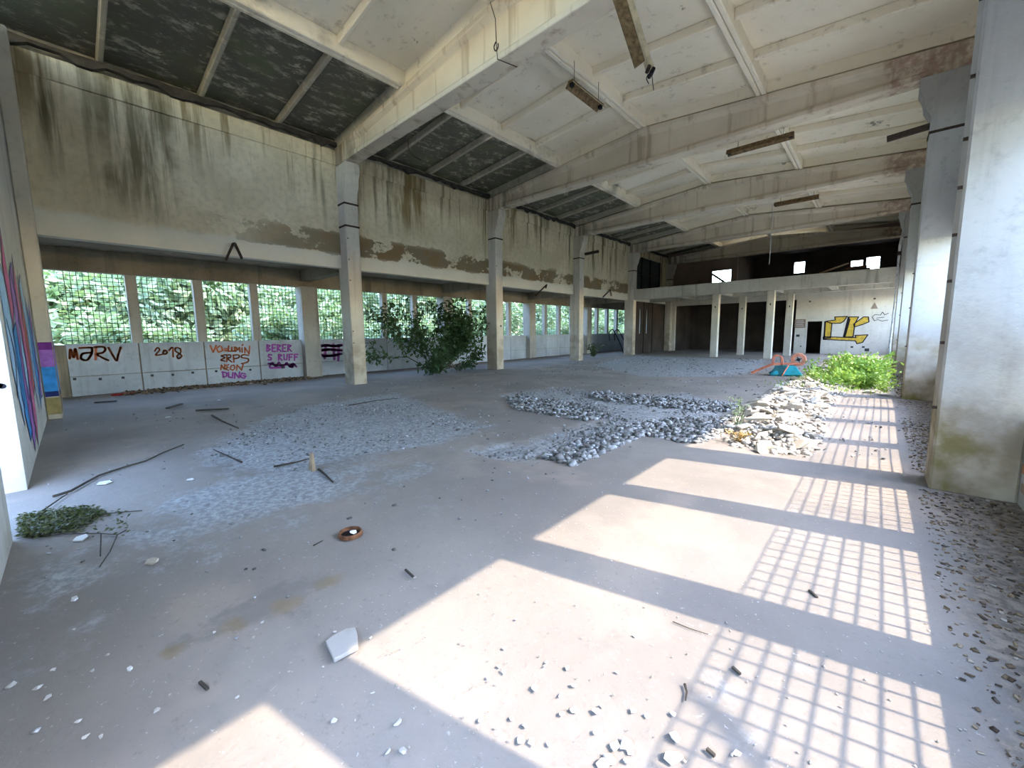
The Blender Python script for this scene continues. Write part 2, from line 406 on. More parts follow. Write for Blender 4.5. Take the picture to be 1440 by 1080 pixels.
def catmull(p, k=6):
    p = [Vector(q) for q in p]
    if len(p) < 3: return p
    out = []
    for i in range(len(p) - 1):
        a, b, c, d = p[max(i - 1, 0)], p[i], p[i + 1], p[min(i + 2, len(p) - 1)]
        for j in range(k):
            t = j / k
            out.append(.5 * ((2 * b) + (c - a) * t + (2 * a - 5 * b + 4 * c - d) * t * t + (3 * b - a - 3 * c + d) * t ** 3))
    return out + [p[-1]]

# ------------------------------------------------------------------ dimensions of the hall (metres, camera stands at x = y = 0)
XE, XW = -11.6, -12.2            # left column line
XU = -12.0                       # upper left wall face
XA = -15.1                       # window wall of the side aisle
XR, XRW = 0.44, 0.97             # right column line and right wall face
CYL = [5.76, 12.02, 18.28, 24.56, 30.8]
CYR = [5.38, 11.95, 18.26, 24.56]
YN, YB = -0.44, 31.2             # near end wall and back wall
SOF = 6.4
def zb(x): return 6.88 + .55 * (1 - min(1.2, abs(x + 5.55) / 6.4))

# ------------------------------------------------------------------ floor
def poly_px(pts): return np.array([on_z(u, v)[:2] for u, v in pts])
Z1 = poly_px([(372, 588), (450, 566), (560, 552), (600, 570), (690, 598), (640, 618), (560, 634), (470, 648), (400, 668), (300, 655), (285, 636), (330, 612)])
Z2 = poly_px([(240, 702), (300, 684), (372, 666), (448, 654), (500, 688), (440, 706), (360, 724), (262, 738)])
Z3 = poly_px([(700, 556), (790, 542), (880, 556), (960, 552), (1040, 566), (1020, 585), (1000, 600), (985, 618), (900, 606), (850, 614), (800, 640), (720, 648), (640, 632), (740, 618), (800, 600), (850, 590), (800, 582), (740, 572)])
Z4 = poly_px([(1005, 606), (1040, 625), (1100, 640), (1150, 630), (1140, 590), (1170, 558), (1190, 540), (1110, 534), (1060, 565)])
Z5 = poly_px([(830, 512), (900, 500), (1075, 506), (1075, 522), (1010, 530), (900, 530)])
Z6 = poly_px([(30, 720), (60, 700), (150, 690), (185, 720), (150, 760), (28, 770)])
def sdist(poly, X, Y):
    """signed distance (positive inside) to a polygon"""
    n = len(poly); d = np.full(X.shape, 1e9); ins = np.zeros(X.shape, bool)
    for i in range(n):
        a, b = poly[i], poly[(i + 1) % n]; e = b - a
        t = np.clip(((X - a[0]) * e[0] + (Y - a[1]) * e[1]) / (e @ e), 0, 1)
        d = np.minimum(d, np.hypot(X - a[0] - t * e[0], Y - a[1] - t * e[1]))
        c = (a[1] > Y) != (b[1] > Y)
        with np.errstate(divide='ignore', invalid='ignore'):
            ins ^= c & (X < (b[0] - a[0]) * (Y - a[1]) / (b[1] - a[1]) + a[0])
    return np.where(ins, d, -d)
def pts_in(poly, n, edge=0.0):
    lo, hi = poly.min(0), poly.max(0); out = []
    while len(out) < n:
        P = nrs.uniform(lo, hi, (n * 2, 2)); P = P[sdist(poly, P[:, 0], P[:, 1]) > edge]; out += list(P)
    return np.array(out[:n])
gx = np.concatenate([np.arange(-15.3, -5, .12), np.arange(-5, 1.06, .06)]); gy = np.concatenate([np.arange(-.8, 7, .07), np.arange(7, 35.2, .16)])
GX, GY = np.meshgrid(gx, gy)
sm = lambda d, a, b: np.clip((d - a) / (b - a), 0, 1)
dust = np.zeros(GX.shape)
for Z, wgt in ((Z1, .85), (Z2, 1.0), (Z3, .8), (Z4, .55), (Z5, .8)): dust = np.maximum(dust, wgt * sm(sdist(Z, GX, GY), -.5, .35))
for u, v, r, a in ((250, 745, .9, .55), (330, 740, .8, .45), (520, 665, 1.2, .5), (100, 800, .7, .5), (60, 900, .5, .4), (1010, 1000, .8, .35), (900, 1040, .7, .3), (600, 690, 1.0, .3)):
    c = on_z(u, v); dust = np.maximum(dust, a * np.exp(-((GX - c.x) ** 2 + (GY - c.y) ** 2) / r ** 2))
stain = np.zeros(GX.shape); ochre = np.zeros(GX.shape); litter = np.zeros(GX.shape)
for u, v, r, a in ((395, 840, .28, .85), (350, 860, .22, .8), (310, 880, .16, .7), (250, 905, .1, .75), (445, 815, .2, .6), (840, 905, .5, .4), (960, 880, .45, .35), (700, 960, .4, .3), (400, 560, 1.5, .4), (120, 720, .9, .45)):
    c = on_z(u, v); stain = np.maximum(stain, a * np.exp(-((GX - c.x) ** 2 + (GY - c.y) ** 2) / r ** 2))
for u, v, r, a in ((460, 815, .12, 1.), (405, 848, .13, .9), (330, 874, .1, .95), (245, 912, .07, 1.), (300, 890, .08, .6), (1090, 632, .35, .9), (1180, 545, .8, .5)):
    c = on_z(u, v); ochre = np.maximum(ochre, a * np.exp(-((GX - c.x) ** 2 + (GY - c.y) ** 2) / r ** 2))
litter = np.maximum(litter, .9 * sm(GX, .1, .7) * (GY < 26)); litter = np.maximum(litter, .8 * sm(-GX, 12.0, 14.9)); litter = np.maximum(litter, .5 * sm(sdist(Z6, GX, GY), -.3, .2))
H = .006 * (np.sin(GX * 1.3 + GY * .7) + np.sin(GX * .6 - GY * 1.1)) - .006
nzf = nrs.normal(0, 1, GX.shape)
inz = np.maximum(sm(sdist(Z3, GX, GY), -.05, .1), sm(sdist(Z1, GX, GY), -.05, .1) * .5)
H = H - .03 * inz + .008 * nzf * inz
H = H + .03 * sm(-GX, 12.5, 15) * 1.0
V = np.stack([GX, GY, H], -1).reshape(-1, 3); nyy, nxx = GX.shape
idx = np.arange(nyy * nxx).reshape(nyy, nxx)
F = np.stack([idx[:-1, :-1], idx[:-1, 1:], idx[1:, 1:], idx[1:, :-1]], -1).reshape(-1, 4)
me = np_mesh('floor', V, F)
for nm, arr in (('dust', dust), ('stain', stain), ('ochre', ochre), ('litter', litter)):
    at = me.attributes.new(nm, 'FLOAT', 'POINT'); at.data.foreach_set('value', arr.ravel().astype(np.float32))
me.polygons.foreach_set('use_smooth', np.ones(len(F), bool))
floor = link('floor', me, 'floor', None, 'structure')
m = MB(); m.box(-15.4, 1.3, -.9, 36.6, -.5, -.12); m.build('floor_slab', 'outwall', None, 'structure')
# ground outside, all round
m = MB(); m.box(-60, -15.4, -45, 70, -.6, -.15); m.box(1.3, 60, -45, 70, -.6, -.15); m.box(-15.4, 1.3, -45, -.9, -.6, -.15); m.box(-15.4, 1.3, 36.6, 70, -.6, -.15)
m.build('ground', 'ground', None, 'structure')

# ------------------------------------------------------------------ roof: ribbed concrete panels lying on the beams
def sbox(mb, x0, x1, y0, y1, h0, h1):
    b = len(mb.v); mb.box(x0, x1, y0, y1, 0, 1)
    for i in range(b, len(mb.v)):
        x, y, z = mb.v[i]; mb.v[i] = (x, y, zb(x) + (h1 if z > .5 else h0))
XS = [-12.25, -8.53, -5.55, -2.53, 1.35]
YS = [YN - .3, 5.95, 12.22, 18.48, 24.76, YB + .3]
m = MB()
for a, b in ((XS[0], XS[2]), (XS[2], XS[4])): sbox(m, a, b, YS[0], YS[-1], .42, .5)
ceiling = m.build('ceiling', 'asphalt_roof', None, 'structure')
for j in range(5):
    for i in range(4):
        x0, x1, y0, y1 = XS[i] + .008, XS[i + 1] - .008, YS[j] + .008, YS[j + 1] - .008
        m = MB(); sbox(m, x0, x1, y0, y1, .33, .40); p = m.build('roof_panel', 'ceil', ceiling)
        for a, b in ((x0, x0 + .1), (x1 - .1, x1)):
            m = MB(); sbox(m, a, b, y0, y1, 0.0, .33); m.build('rib', 'ceil_rib', p, None, .02)
        for q in range(1, 4):
            yc = y0 + (y1 - y0) * q / 4
            m = MB(); sbox(m, x0 + .1, x1 - .1, yc - .05, yc + .05, .14, .33); m.build('rib', 'ceil_rib', p, None, .02)
        for ya, yb in ((y0, y0 + .12), (y1 - .12, y1)):
            m = MB(); sbox(m, x0 + .1, x1 - .1, ya, yb, .06, .33); m.build('rib', 'ceil_rib', p)

# roof beams: flat soffit, I-section, ridged top
def roof_beam(y0, label):
    yc = y0 + .2; xs = [-11.995, -11.3, -10.7, -8.5, -5.55, -2.5, -.2, .45, .965]
    base = (-5.55, yc, SOF)
    rings = []
    for x in xs:
        t = zb(x) - .004; endb = x < -11 or x > .2
        wb, wt, wf = (.19, .19, .19) if endb else (.085, .2, .2)
        rings.append([(x, yc - wf, SOF), (x, yc + wf, SOF), (x, yc + wf, SOF + .1), (x, yc + wb, SOF + .2), (x, yc + wb, t - .2), (x, yc + wt, t - .11), (x, yc + wt, t),
                      (x, yc - wt, t), (x, yc - wt, t - .11), (x, yc - wb, t - .2), (x, yc - wb, SOF + .2), (x, yc - wf, SOF + .1)])
    m = MB(); m.loft(rings); o = m.build('roof_beam', 'beam', None, None, .012, base)
    return tag(o, label, 'beam', 'concrete roof beams across the hall')
roof_beam(5.74, 'nearest concrete roof beam, running off the top of the picture')
roof_beam(12.0, 'second nearest roof beam, brown-streaked, with dark lamp trough below its right half')
roof_beam(18.26, 'third roof beam from the front, just beyond the stubby metal bar')
roof_beam(24.58, 'farthest full roof beam, above the dark upper storey opening')
roof_beam(30.75, 'shaded roof beam at the back wall of the upper storey')

# ------------------------------------------------------------------ left columns with corbel heads
def corbel_prof(x, s):
    pr = [(0, 5.5), (.0, 5.62), (.05, 5.72), (.1, 5.82), (.12, 5.95), (.15, 6.06), (.2, 6.16), (.2, SOF - .002)]
    return [(x + s * a, z) for a, z in pr]
def column(xf, xb, y0, y1, top, mat, label, corb=0, straps=(5.25,), group='concrete wall columns', studs=None, cut=None):
    s = 1 if xf > xb else -1
    t = thing('concrete_column', label, 'column', ((xf + xb) / 2, (y0 + y1) / 2, 0), group)
    m = MB(); m.box(min(xf, xb), max(xf, xb), y0, y1, -.02, top - .002); m.build('shaft', mat, t, None, .018)
    if corb and xf < -5:
        m = MB(); m.box(XW - .04, XU - .006, y0 + .002, y1 - .002, SOF - .001, 6.86); m.build('head_block', mat, t)
    if corb:
        pr = corbel_prof(xf, s); poly = [(p[0] + s * .001, p[1]) for p in pr] + [(xf - s * .05, SOF - .002), (xf - s * .05, 5.5)]
        m = MB(); m.prism(poly, 'y', y0 + .002, y1 - .002); m.build('corbel', mat, t)
    for z in straps:
        m = MB(); m.box(min(xf, xb) - .012, max(xf, xb) + .012, y0 - .012, y1 + .012, z, z + .05); m.build('strap', 'rust_dark', t)
    for z in (studs or ()):
        m = MB(); m.box(min(xf, xf + s * .03), max(xf, xf + s * .03), y0 + .03, y0 + .055, z, z + .025); m.build('metal_stud', 'rust_dark', t)
    return t
LL = ['left wall column nearest the camera, concrete with corbel head and iron straps', 'second concrete column along the left wall, right of the leafy sapling',
      'third concrete column along the left wall, carrying the short metal bar', 'fourth left column, where the mezzanine edge beam begins', 'shaded concrete column at the far left corner under the mezzanine']
for k, y in enumerate(CYL):
    column(XE, XW, y, y + .42, SOF if k < 4 else SOF, 'column', LL[k], 1, (5.28, 4.65) if k == 0 else (5.28,), studs=(1.6, 1.25, 3.1, 3.7, 4.3, 5.75, 6.1) if k == 0 else (4.2,))
pil = column(XE + .25, XW, YN + .005, -.24, SOF + .45, 'column', 'corner pilaster at the far left painted with purple and blue bands', 0, ())
RL = ['large pale column nearest on the right with damp brown base', 'second concrete column on the right, pale, just behind the nearest one',
      'third column on the right beside the sunlit green bush', 'fourth column on the right, at the mezzanine end, with downpipe']
for k, y in enumerate(CYR):
    column(XR, XRW - .002, y, y + (.47 if k == 0 else .42), SOF, 'column_right', RL[k], 1 if k else 0, (5.3,) if k else (), studs=(.75, 1.35, 1.9, 2.3, 2.7, 3.1, 3.6, 4.2) if k == 0 else (1.1, 1.9, 2.6))

# ------------------------------------------------------------------ left wall above the aisle opening
ys = [YN] + CYL + [YB]
for k in range(6):
    a = ys[k] if k == 0 else ys[k] + .42
    b = ys[k + 1]
    if b - a < .05: continue
    m = MB()
    if k == 4:     # upper-storey bay keeps a window hole
        m.box(XU - .25, XU, a, a + .5, 3.5, 6.85); m.box(XU - .25, XU, b - .9, b, 3.5, 6.85); m.box(XU - .25, XU, a + .5, b - .9, 3.5, 4.3); m.box(XU - .25, XU, a + .5, b - .9, 6.45, 6.85)
    else: m.box(XU - .25, XU, a, b, 3.5, 6.85)
    wall_up = m.build('wall_left_bay_%d' % (k + 1), 'upper', None, 'structure')
    if k > 4: continue
    a += .004; b -= .004
    m = MB(); m.box(XU + .002, XU + .05, a, b, 6.42, 6.84); m.build('edge_beam', 'upper', wall_up, None, .01)
    # ragged near-black strip: shade of the broken eaves gap put into its colour
    n = int((b - a) / .2); top = []; bot = []
    for i in range(n + 1):
        y = a + (b - a) * i / n
        top.append((y, 7.0 + rnd.uniform(-.02, .03))); bot.append((y, 6.9 + rnd.choice((-.09, -.03, -.01, .0, .02, .04)) * (1 if k < 3 else .5)))
    m = MB(); m.prism(bot + top[::-1], 'x', XU + .03, XU + .12 + .04 * (k < 2)); m.build('eaves_gap_shade', 'plank_dark', wall_up)
# dark glazing of the upper-storey side window
m = MB(); m.box(XU - .2, XU - .17, CYL[3] + .92, CYL[4] - .9, 4.3, 6.45); win_up = m.build('window_1', 'glass_dark', None, 'structure')
for yy in (CYL[3] + .95, CYL[3] + 2.3, CYL[3] + 3.7, CYL[4] - .93):
    m = MB(); m.box(XU - .165, XU - .1, yy - .05, yy + .05, 4.3, 6.45); m.build('window_frame', 'black', win_up)
m = MB(); m.box(XU - .165, XU - .1, CYL[3] + .95, CYL[4] - .93, 5.3, 5.38); m.build('window_frame', 'black', win_up)

# ------------------------------------------------------------------ side aisle on the left: roof slab, window wall, grilles
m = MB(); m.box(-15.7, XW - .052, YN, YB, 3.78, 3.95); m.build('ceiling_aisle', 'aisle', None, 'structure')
wl = MB(); wl.box(XA - .25, XA - .02, YN, YB, -.05, 1.34); wl.box(XA - .25, XA + .05, YN, YB, 3.21, 3.775)
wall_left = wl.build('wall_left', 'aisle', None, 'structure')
Ybay = [-.08 + 6.25 * k for k in range(5)]
wid = 1
def grille_mesh(w_, h_, cell, t):
    mb = MB(); n = round(w_ / cell); k = round(h_ / cell)
    for i in range(n + 1):
        y = w_ * i / n; mb.box(-t / 2, t / 2, max(0, y - t / 2), min(w_, y + t / 2), 0, h_)
    for i in range(k + 1):
        z = h_ * i / k; mb.box(-t / 2 + .001, t / 2 - .001, 0, w_, max(0, z - t / 2), min(h_, z + t / 2))
    me = bpy.data.meshes.new('grille'); me.from_pydata(mb.v, [], mb.f); me.materials.append(MAT['wire']); return me
gm_l = grille_mesh(1.23, 1.87, .112, .013); gm_r = grille_mesh(1.14, .98, .11, .011)
nwin = 1
def window(me, loc):
    global nwin
    nwin += 1
    o = bpy.data.objects.new('window_%d' % nwin, me); col.objects.link(o); o.location = loc; o['kind'] = 'structure'; return o
for k, yb in enumerate(Ybay):
    for i in range(4):
        y0 = yb + 1.48 * i
        if y0 > YB - 1.3: continue
        window(gm_l, (XA - .17, y0, 1.35))
        a = y0 - .11; b = y0 + 1.23 + .11
        if i == 0: a = y0 - .02
        if i == 3: b = y0 + 1.25
        a = max(a, YN)
        m = MB(); m.box(XA - .022, XA + .02, a, b, .53, 1.36); m.build('parapet_panel', 'parapet', wall_left, None, .006)
        m = MB(); m.box(XA - .022, XA + .02, a, b, -.03, .515); m.build('parapet_panel', 'parapet', wall_left, None, .006)
        if i < 3:
            m = MB(); m.box(XA - .23, XA + .0, y0 + 1.24, y0 + 1.47, 1.342, 3.208); m.build('mullion', 'mullion', wall_left, None, .01)
    if k < 4:
        m = MB(); m.box(XA - .23, XA + .3, yb + 5.68, yb + 6.24, -.03, 3.208); m.build('post', 'mullion', wall_left, None, .015)
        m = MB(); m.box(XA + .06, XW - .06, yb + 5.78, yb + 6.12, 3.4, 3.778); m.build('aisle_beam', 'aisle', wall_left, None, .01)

# ------------------------------------------------------------------ right wall with its grilled windows (the sun comes in here)
m = MB(); m.box(XRW, XRW + .25, YN - .3, YB, -.05, .75); m.box(XRW, XRW + .25, YN - .3, YB, 3.28, 6.9)
wins = []
cols_r = [-.52] + CYR + [30.8]
for k in range(1, 6):
    ye = cols_r[k]; prev = cols_r[k - 1] + .47; ww = (ye - prev - 3 * .29) / 4
    m.box(XRW, XRW + .25, prev - .47, prev, .75, 3.28)
    for i in range(4):
        a = prev + i * (ww + .29); wins.append((a, ww))
        if i < 3: m.box(XRW, XRW + .25, a + ww, a + ww + .29, .75, 3.28)
m.box(XRW, XRW + .25, YN - .3, cols_r[0], .75, 3.28); m.box(XRW, XRW + .25, 30.8, YB, .75, 3.28)
wall_right = m.build('wall_right', 'outwall', None, 'structure')
for a, ww in wins: window(gm_r, (XRW + .12, a, .75)).scale.y = ww / 1.14
# bare brick where the plaster has gone, just before the nearest right column
for r in range(7):
    for q in range(4):
        y = 5.35 - .27 * (q + 1) + (.13 if r % 2 else 0)
        if y + .25 > 5.375 or (q > 1 and rnd.random() < .35): continue
        m = MB(); d = rnd.uniform(.004, .022); m.box(XRW - d, XRW + .03, y, y + .25, .12 + .082 * r, .12 + .082 * r + .07); m.build('brick', 'brick', wall_right)

# ------------------------------------------------------------------ near end wall: graffiti wall, doorway, pier, open gate behind the camera
m = MB()
m.box(-15.4, -6.2, YN - .32, YN, -.05, 6.9); m.box(-4.68, -3.1, YN - .32, YN, -.05, 6.9)
m.box(-6.2, -4.68, YN - .32, YN, 3.2, 6.9); m.box(-3.1, -1.3, YN - .32, YN, -.05, 6.9); m.box(-1.3, 1.22, YN - .32, YN, 2.6, 6.9)
wall_near = m.build('wall_near', 'end_wall', None, 'structure')

# dark boarded screen with two light slits between the last two left columns
m = MB(); ya, yb2 = CYL[3] + .425, CYL[4] - .005; x0, x1 = XU - .1, XU - .04
cut = [ya, ya + 1.5, ya + 1.75, ya + 2.6, ya + 2.85, yb2]
m.box(x0, x1, ya, yb2, -.02, 1.35); m.box(x0, x1, ya, yb2, 3.0, 3.498)
for i in (0, 2, 4): m.box(x0, x1, cut[i], cut[i + 1], 1.35, 3.0)
door1 = m.build('door_1', 'dark_brown', None, 'structure')
for yy in (ya + .05, ya + 2.15, ya + 3.6, yb2 - .05):
    m = MB(); m.box(x1, x1 + .03, yy - .04, yy + .04, -.02, 3.49); m.build('door_post', 'black', door1)

# ------------------------------------------------------------------ mezzanine at the far end
m = MB(); m.box(XW, XRW, 25.0, YB, 3.86, 4.12); m.build('floor_mezzanine', 'mezz', None, 'structure')
m = MB(); m.box(XE + .02, XR - .02, 24.62, 25.0, 3.5, 4.14)
tag(m.build('mezzanine_beam', 'mezz', None, None, .015, (-5.5, 24.8, 3.5)), 'pale concrete edge beam of the mezzanine across the far end', 'beam')
for x, y, lab in ((on_y(1004, 470, 24.7).x, 24.68, 'left of the two pale columns under the mezzanine edge'), (on_y(1080.5, 470, 24.7).x, 24.68, 'right of the two pale columns under the mezzanine edge'),
                  (on_y(1042.5, 470, 28.2).x, 28.0, 'dim column standing behind, between the two pale mezzanine columns'), (on_y(1109, 460, 28.2).x, 28.0, 'dim column behind the mezzanine edge beside the white graffiti wall')):
    t = thing('mezzanine_column', lab, 'column', (x, y + .17, 0), 'columns under the mezzanine')
    m = MB(); m.box(x - .17, x + .17, y, y + .34, -.02, 3.498 if y < 26 else 3.5); m.build('shaft', 'mezz', t, None, .015)
    m = MB(); m.box(x - .02, x + .03, y - .012, y + .005, 2.75, 2.85); m.build('socket_hole', 'black', t)
m = MB(); m.box(XU + .01, XRW - .01, 27.98, 28.36, 3.502, 3.858); tag(m.build('mezzanine_joist', 'mezz', None, None, 0, (-5.5, 28.2, 3.5)), 'shaded cross beam under the mezzanine floor', 'beam')
for xx, lab in ((-9.3, 'leftmost shaded rib under the mezzanine floor'), (-6.9, 'shaded rib above the left mezzanine column'), (-4.3, 'shaded rib above the right mezzanine column'), (-1.9, 'rib under the mezzanine floor in front of the CK wall')):
    m = MB(); m.box(xx - .14, xx + .14, 25.002, 27.978, 3.55, 3.858); tag(m.build('floor_rib', 'mezz', None, None, 0, (xx, 26.5, 3.55)), lab, 'beam', 'ribs under the mezzanine floor')
# back wall: white painted part with a door hole, dark openings into rooms behind
XB0 = on_y(1118, 460, YB).x
m = MB()
d0, d1 = on_y(1134, 470, YB).x, on_y(1155, 470, YB).x
m.box(XB0, d0, YB, YB + .25, -.05, 4.1); m.box(d1, 1.3, YB, YB + .25, -.05, 4.1); m.box(d0, d1, YB, YB + .25, 1.98, 4.1)
m.box(-15.4, -11.4, YB, YB + .25, -.05, 4.1); m.box(-11.4, XB0, YB, YB + .25, 3.35, 4.1)
wall_back = m.build('wall_back', 'backwhite', None, 'structure')
m = MB(); xs1 = on_y(1037, 380, YB).x
wv0, wv1 = on_y(1001, 385, YB).x, on_y(1028, 385, YB).x
m.box(-12.25, wv0, YB, YB + .2, 4.1, 6.4); m.box(wv1, xs1, YB, YB + .2, 4.1, 6.4); m.box(wv0, wv1, YB, YB + .2, 5.64, 6.4); m.box(wv0, wv1, YB, YB + .2, 4.1, 4.5)
m.box(-12.25, 1.3, YB + .0, YB + .2, 6.4, 7.2)
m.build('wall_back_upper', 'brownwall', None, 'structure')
# rooms behind (unlit, with walls also coloured near-black)
YD = 36.0
m = MB(); m.box(-12.2, 1.3, 34.6, 34.8, -.05, 4.1); m.box(-11.6, -11.4, YB + .25, 34.6, -.05, 4.1); m.box(1.1, 1.3, YB + .25, 34.6, -.05, 4.1)
m.box(-12.2, 1.3, YB + .25, YD, 4.0, 4.12); m.box(-12.2, 1.3, YB + .2, YD + .2, 6.9, 7.0)
m.box(xs1 - .2, xs1, YB + .2, YD, 4.12, 6.9); m.box(1.1, 1.3, YB + .25, YD, 4.12, 6.9)
zt = lambda u, v: on_y(u, v, YD)
hol = [((1039, 376), (1052, 389)), ((1117, 369), (1131, 383)), ((1197, 367), (1213, 374)), ((1219, 362), (1236, 381))]
prev = xs1 - .2
for (a, b) in hol:
    A, B = zt(*a), zt(*b)
    m.box(prev, A.x, YD, YD + .2, 4.12, 6.9); m.box(A.x, B.x, YD, YD + .2, 4.12, max(4.15, B.z)); m.box(A.x, B.x, YD, YD + .2, A.z, 6.9); prev = B.x
m.box(prev, 1.3, YD, YD + .2, 4.12, 6.9)
m.build('wall_rooms_behind', 'dark_brown', None, 'structure')

# ------------------------------------------------------------------ paint: graffiti as thin ribbons and patches on the walls
def stroke(mb, pts, width, to3, smooth=True, k=5):
    """pts in wall coordinates (a, z); flat ribbon with round joints"""
    p = [Vector((q[0], q[1], 0)) for q in pts]
    if smooth: p = catmull(p, k)
    h = width / 2
    for i in range(len(p) - 1):
        d = p[i + 1] - p[i]
        if d.length < 1e-5: continue
        d.normalize(); nrm = Vector((-d.y, d.x, 0)) * h
        b = len(mb.v); mb.v += [to3(q) for q in (p[i] + nrm, p[i] - nrm, p[i + 1] - nrm, p[i + 1] + nrm)]; mb.f.append((b, b + 1, b + 2, b + 3))
    for q in (p if smooth else p):
        b = len(mb.v); mb.v += [to3(q + Vector((math.cos(a), math.sin(a), 0)) * h) for a in [2 * math.pi * i / 7 for i in range(7)]]; mb.f.append(tuple(range(b, b + 7)))
def patch(mb, pts, to3):
    b = len(mb.v); mb.v += [to3(Vector((q[0], q[1], 0))) for q in pts]; mb.f.append(tuple(range(b, b + len(pts))))
class Plane:
    """wall plane x = c or y = c with a paint layer counter, so that coats never share one depth"""
    def __init__(s, ax, c, sgn, parent): s.ax, s.c, s.sgn, s.parent, s.k = ax, c, sgn, parent, 0
    def to3(s):
        s.k += 1; c = s.c + s.sgn * (.002 + .0006 * s.k)
        return (lambda q: (c, q.x, q.y)) if s.ax == 'x' else (lambda q: (q.x, c, q.y))
    def px(s, u, v):
        if s.ax == 'x': q = on_x(u, v, s.c); return (q.y, q.z)
        q = on_y(u, v, s.c); return (q.x, q.z)
    def text(s, strokes, conv, width, mat, label, smooth=True):
        m = MB(); t = s.to3()
        for st in strokes: stroke(m, [s.px(*conv(*q)) for q in st], width, t, smooth)
        o = m.build('graffiti', mat, s.parent); o['label'] = label; return o
    def fill(s, polys, mat, label, name='graffiti'):
        m = MB(); t = s.to3()
        for pl in polys: patch(m, pl, t)
        o = m.build(name, mat, s.parent); o['label'] = label; return o
PL = Plane('x', XA + .021, 1, wall_left)
cv1 = lambda x, y: (80 + x / 8, 470 + y / 8)
cv2 = lambda x, y: (270 + x / 6.545, 470 + y / 6.545)
PL.text([[(145, 275), (152, 170), (190, 262), (207, 165), (235, 282)], [(255, 155), (380, 150), (397, 172), (385, 230), (340, 290), (285, 285), (270, 250), (300, 215), (395, 208)],
         [(435, 285), (440, 140)], [(420, 146), (510, 140), (545, 165), (520, 205), (450, 225), (510, 262), (580, 295)], [(580, 150), (625, 230), (672, 298), (690, 230), (718, 148)], [(712, 150), (722, 158)]],
        cv1, .05, 'p_orange', 'orange spray-painted word NARV')
PL.text([[(1100, 190), (1130, 152), (1155, 178), (1110, 235), (1185, 226)], [(1215, 182), (1192, 205), (1212, 226), (1240, 208), (1222, 180), (1200, 186)], [(1262, 185), (1300, 150), (1308, 255)],
         [(1388, 165), (1345, 148), (1330, 185), (1380, 220), (1405, 245), (1370, 276), (1350, 245), (1392, 205), (1390, 160)]], cv1, .042, 'p_orange', 'orange spray-painted year 2018')
PL.text([[(168, 105), (195, 165), (222, 103)], [(255, 108), (225, 130), (243, 166), (282, 150), (270, 113)], [(298, 136), (326, 134)], [(300, 152), (326, 152)], [(337, 108), (332, 156), (362, 156)], [(366, 120), (366, 155), (392, 155), (392, 118)],
         [(402, 158), (406, 120), (421, 146), (436, 120), (442, 162)], [(460, 125), (461, 166)], [(468, 93), (461, 104)], [(486, 172), (486, 123), (525, 182), (531, 108)]], cv2, .045, 'p_orange', 'orange spray-painted word VO-LUMIN', False)
PL.text([[(312, 188), (270, 200), (302, 215), (265, 237), (304, 247)], [(320, 252), (320, 193)], [(318, 193), (352, 190), (352, 214), (325, 222), (366, 256)], [(385, 257), (380, 193)], [(378, 193), (427, 190), (430, 215), (386, 226)], [(520, 195), (470, 188), (455, 213), (516, 226), (510, 256), (455, 271)]],
        cv2, .045, 'p_orange', 'orange spray-painted word ERPS')
PL.text([[(265, 327), (270, 283), (296, 322), (302, 278)], [(337, 280), (310, 290), (332, 305), (305, 320), (337, 331)], [(362, 288), (350, 320), (375, 331), (396, 310), (386, 285), (360, 289)], [(410, 332), (415, 283), (456, 331), (470, 278)]], cv2, .042, 'p_orange', 'orange spray-painted word NEON', False)
PL.text([[(283, 350), (288, 396)], [(275, 346), (318, 356), (320, 384), (286, 396)], [(335, 350), (337, 394), (370, 400), (376, 353)], [(390, 406), (395, 354), (431, 402), (437, 348)], [(492, 366), (456, 358), (445, 394), (480, 406), (497, 386), (470, 381)]], cv2, .045, 'p_magenta', 'magenta spray-painted word DUNG', False)
LET = {'B': [[(0, 0), (0, 1), (.7, .85), (.1, .55), (.8, .3), (0, 0)]], 'E': [[(.8, 1), (0, 1), (0, 0), (.8, 0)], [(0, .5), (.65, .5)]], 'R': [[(0, 0), (0, 1), (.75, .85), (.05, .5), (.85, 0)]], 'S': [[(.9, .9), (.2, 1), (.1, .6), (.8, .4), (.7, .05), (0, .1)]],
       'U': [[(0, 1), (.1, .1), (.7, .1), (.8, 1)]], 'F': [[(0, 0), (0, 1), (.8, 1)], [(0, .55), (.6, .55)]], 'L': [[(0, 1), (0, 0), (.7, 0)]], 'O': [[(.4, 1), (0, .5), (.4, 0), (.8, .5), (.4, 1)]]}
def word(txt, x, y, wd, ht):
    out = []
    for i, ch in enumerate(txt):
        for st in LET.get(ch, ()): out.append([(x + wd * (i + .8 * a), y - ht * b) for a, b in st])
    return out
PL.text(word('BERER', 690, 158, 48, 62) + word('S RUFF', 698, 240, 49, 55), cv2, .05, 'p_magenta', 'magenta spray-painted scrawl BERER S RUFF', False)
PL.text([[(712, 300), (740, 262), (770, 300), (800, 258), (830, 305), (870, 262), (900, 300), (930, 270), (960, 300)], [(700, 270), (790, 285), (880, 280)], [(720, 310), (850, 306)], [(905, 285), (930, 270), (925, 305), (900, 295)]], cv2, .06, 'p_magenta', 'magenta scribble of crossing zigzags')
PL.text([[(1175, 110), (1240, 100), (1300, 110), (1380, 100)], [(1180, 150), (1260, 140), (1375, 150)], [(1185, 190), (1270, 200), (1370, 180)], [(1230, 110), (1220, 220)], [(1300, 95), (1310, 230)], [(1350, 100), (1345, 240)]], cv2, .1, 'p_mag2', 'faded purple block of paint')
